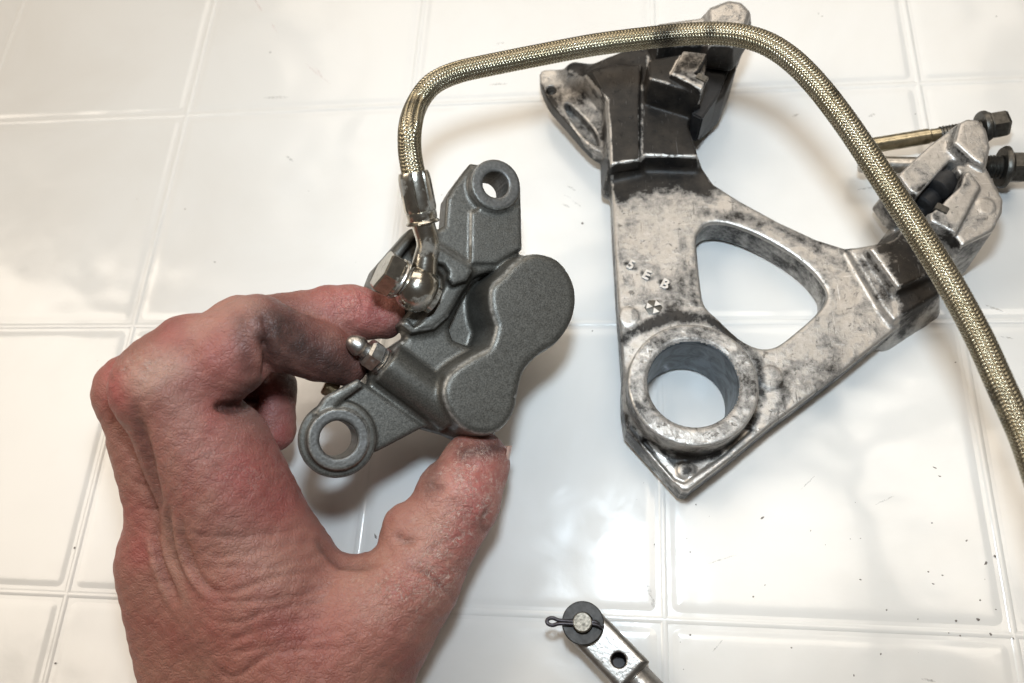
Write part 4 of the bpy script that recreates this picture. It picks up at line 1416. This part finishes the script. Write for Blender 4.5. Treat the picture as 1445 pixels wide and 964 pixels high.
    spot(pale, [(255, 600), (300, 640), (330, 600)], 30, 0.35)  # painted highlight on the side of the index finger
    spot(pale, [(330, 760), (430, 800), (500, 840)], 50, 0.22)  # painted highlight across the back of the hand
    spot(pale, [(280, 460), (320, 440)], 20, 0.45)
    spot(pale, [(640, 680), (600, 780)], 30, 0.4)
    spot(red, [(300, 880), (400, 920), (500, 900)], 60, 0.5)
    spot(dark, [(392, 460), (440, 500), (480, 520)], 46, 1.0)
    spot(dark, [(375, 470), (420, 545)], 26, 0.95)
    spot(dark, [(360, 545), (330, 570)], 18, 0.85)
    spot(dark, [(340, 455), (350, 520)], 16, 0.6)
    spot(dark, [(545, 478), (560, 470)], 16, 0.7)
    spot(dark, [(655, 640), (700, 632)], 14, 0.85)
    spot(dark, [(610, 655), (606, 690)], 16, 0.6)
    spot(dark, [(170, 500), (250, 450)], 9, 0.25)
    spot(dry, [(620, 800), (680, 700), (660, 650)], 55, 1.0)
    spot(dry, [(540, 830), (600, 840)], 45, 0.85)
    spot(dry, [(180, 515), (210, 510)], 18, 0.9)
    spot(dry, [(300, 650), (400, 660)], 60, 0.35)
    spot(dry, [(480, 425), (540, 430)], 30, 0.4)
    dark = np.maximum(dark, np.clip((-dsp - 0.12) / 1.3, 0, 1) * 0.38)  # creases darkened as well: shade painted in to separate the folds
    pale = np.maximum(pale, np.clip((dsp - 0.25) / 1.0, 0, 1) * 0.45)  # raised folds lightened, a highlight painted on the ridges
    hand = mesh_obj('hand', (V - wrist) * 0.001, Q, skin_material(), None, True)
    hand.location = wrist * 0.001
    for nm, a in (('red', red), ('grime_shade', dark), ('dry', dry), ('pale', pale)):
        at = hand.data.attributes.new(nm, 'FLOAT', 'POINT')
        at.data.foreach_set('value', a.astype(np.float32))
    tag(hand, 'weathered reddened left hand with grimy fingertips gripping the brake caliper', 'hand')
    # thumbnail, seen almost edge-on along the outer side of the thumb tip
    nail = Mat('thumbnail')
    nail.set(Base_Color=nail.mix(nail.ramp(nail.noise(300, 4), [(0.3, 0.0), (0.7, 1.0)]), (0.42, 0.25, 0.20), (0.50, 0.34, 0.28)), Roughness=0.32, Subsurface_Weight=0.15, Subsurface_Scale=0.001)
    base = J(689, 694, .2715) * .001 - wrist * .001; tip = J(704, 632, .2745) * .001 - wrist * .001
    ln = tip - base; Ln = np.linalg.norm(ln); ln /= Ln
    out = CM @ np.array([0.80, 0.12, -0.25]); out -= ln * (out @ ln); out /= np.linalg.norm(out)
    side = np.cross(ln, out)
    Vn = []; nu, nw = 15, 13
    for lay in (0.0, -0.0006):
        for i in range(nu):
            t = i / (nu - 1)
            for j in range(nw):
                s = -1 + 2 * j / (nw - 1)
                wd = 0.0062 * (1 - 0.22 * t ** 3) * math.sqrt(max(0.05, 1 - (max(0, 0.25 - t) / 0.25) ** 2 * 0.85))
                Vn.append(base + ln * (t * Ln * 1.12 - 0.0010 * s * s * t) + side * (s * wd) + out * (0.0042 - 0.0021 * s * s - 0.0008 * (1 - t) ** 2 + lay))
    Fn = []
    o2 = nu * nw
    for i in range(nu - 1):
        for j in range(nw - 1):
            a = i * nw + j
            Fn.append((a, a + 1, a + nw + 1, a + nw)); Fn.append((o2 + a, o2 + a + nw, o2 + a + nw + 1, o2 + a + 1))
    rim = [j for j in range(nw)] + [i * nw + nw - 1 for i in range(1, nu)] + [(nu - 1) * nw + j for j in range(nw - 2, -1, -1)] + [i * nw for i in range(nu - 2, 0, -1)]
    for a, b in zip(rim, rim[1:] + rim[:1]): Fn.append((a, o2 + a, o2 + b, b))
    mesh_obj('thumbnail', Vn, Fn, nail.m, hand, True, None, 60)
    return hand


build_hand()


# ------------------------------------------------------------------ specks of dirt and old marks on the panel
def build_debris():
    bm = bmesh.new()
    r2 = random.Random(5)

    def speck(x, y, rx, ry, ang, h):
        n = 7
        ring = []
        for k in range(n):
            t = 2 * math.pi * k / n
            q = r2.uniform(0.7, 1.2)
            a, b = rx * q * math.cos(t), ry * q * math.sin(t)
            ring.append(bm.verts.new((x + a * math.cos(ang) - b * math.sin(ang), y + a * math.sin(ang) + b * math.cos(ang), -0.00002)))
        c = bm.verts.new((x + r2.uniform(-.2, .2) * rx, y, h))
        for k in range(n): bm.faces.new((ring[k], ring[(k + 1) % n], c))
    big = [(822, 315, .6, .6), (530, 757, 1.3, .5), (836, 467, .35, .3), (982, 712, .35, .3), (1076, 731, .8, .35), (1315, 738, .4, .3), (1391, 795, .8, .4), (1310, 807, .4, .35), (1317, 824, .5, .25),
           (1214, 818, .5, .25), (1251, 861, .4, .35), (1349, 876, .4, .35), (1380, 874, .55, .5), (1404, 785, .5, .4), (974, 896, .4, .35), (1117, 914, .35, .3), (1243, 923, .4, .3), (1205, 953, .4, .3),
           (1063, 842, .35, .3), (1383, 847, .35, .3), (1364, 763, .5, .3), (974, 779, .3, .25), (1144, 749, .4, .2), (1155, 19, .4, .35), (1160, 23, .5, .3), (261, 295, .4, .35), (303, 370, .6, .25),
           (381, 74, .6, .5), (1406, 23, .4, .3), (105, 773, .4, .4), (78, 936, .4, .4), (1330, 812, .4, .3), (1398, 895, .5, .4), (1355, 897, .3, .25), (1319, 660, .9, .25), (1326, 672, .7, .25)]
    for u, v, a, b in big:
        p = at_z(u, v, 0)
        speck(p[0], p[1], a * .001, b * .001, r2.uniform(0, 3.1), 0.00018)
    for _ in range(35):
        right = r2.random() < 0.6
        u = r2.uniform(880, 1440) if right else r2.uniform(0, 1440)
        v = r2.uniform(640, 960) if right else r2.uniform(0, 960)
        p = at_z(u, v, 0)
        s = r2.uniform(.08, .24) * .001
        speck(p[0], p[1], s * r2.uniform(1, 2.0), s, r2.uniform(0, 3.1), 0.0001)
    m = Mat('dark_grit')
    m.set(Base_Color=m.mix(m.noise(800, 2), (0.10, 0.09, 0.085), (0.26, 0.24, 0.22)), Roughness=0.8)
    tag(bm_obj('grit', bm, m.m, None, False), 'tiny dark specks of grit scattered over the white panel', None, None, 'stuff')

    def marks(name, strokes, col, label, z):
        bm = bmesh.new()
        for (u0, v0, u1, v1, w) in strokes:
            a, b = at_z(u0, v0, 0), at_z(u1, v1, 0)
            n = 9
            d = (b - a); L = np.linalg.norm(d); d /= L
            s = np.array([-d[1], d[0], 0])
            L1 = []; L2 = []
            for k in range(n):
                t = k / (n - 1)
                ww = w * .001 * math.sin(math.pi * (0.06 + 0.88 * t)) * r2.uniform(.6, 1.1)
                c = a + d * L * t + s * r2.uniform(-.15, .15) * .001
                L1.append(bm.verts.new((*(c + s * ww)[:2], z))); L2.append(bm.verts.new((*(c - s * ww)[:2], z)))
            for k in range(n - 1): bm.faces.new((L1[k], L1[k + 1], L2[k + 1], L2[k]))
        m = Mat(name)
        m.set(Base_Color=col, Roughness=0.5)
        m.set(Alpha=m.ramp(m.noise(900, 4, 0.7), [(0.40, 0.0), (0.66, 0.45)]))
        tag(bm_obj(name, bm, m.m, None, False), label, None, None, 'stuff')
    marks('red_scribble', [(356, -6, 370, 16, .35), (383, 33, 391, 45, .3), (431, 90, 466, 119, .3), (446, 96, 455, 110, .2)], (0.70, 0.30, 0.28), 'faint red pen strokes on the white panel', 0.00006)
    marks('grey_scuff', [(800, 262, 812, 269, .5), (793, 288, 805, 293, .6), (807, 283, 820, 292, .4), (796, 275, 806, 280, .35), (913, 825, 919, 842, 1.0), (919, 842, 923, 857, .8), (372, 138, 408, 137, .6), (404, 220, 414, 228, .6),
                         (1210, 268, 1240, 262, .5), (1118, 165, 1128, 160, .6), (1225, 165, 1236, 160, .7), (1390, 430, 1425, 443, .4), (1412, 475, 1430, 478, .4), (1005, 920, 1020, 903, .25), (1300, 958, 1320, 962, .5),
                         (690, 120, 716, 118, .5), (700, 62, 712, 60, .5), (1235, 712, 1262, 700, .25), (1000, 795, 1040, 783, .22), (1130, 690, 1150, 672, .2)], (0.30, 0.29, 0.28), 'faint grey scuff marks on the white panel', 0.00005)


build_debris()
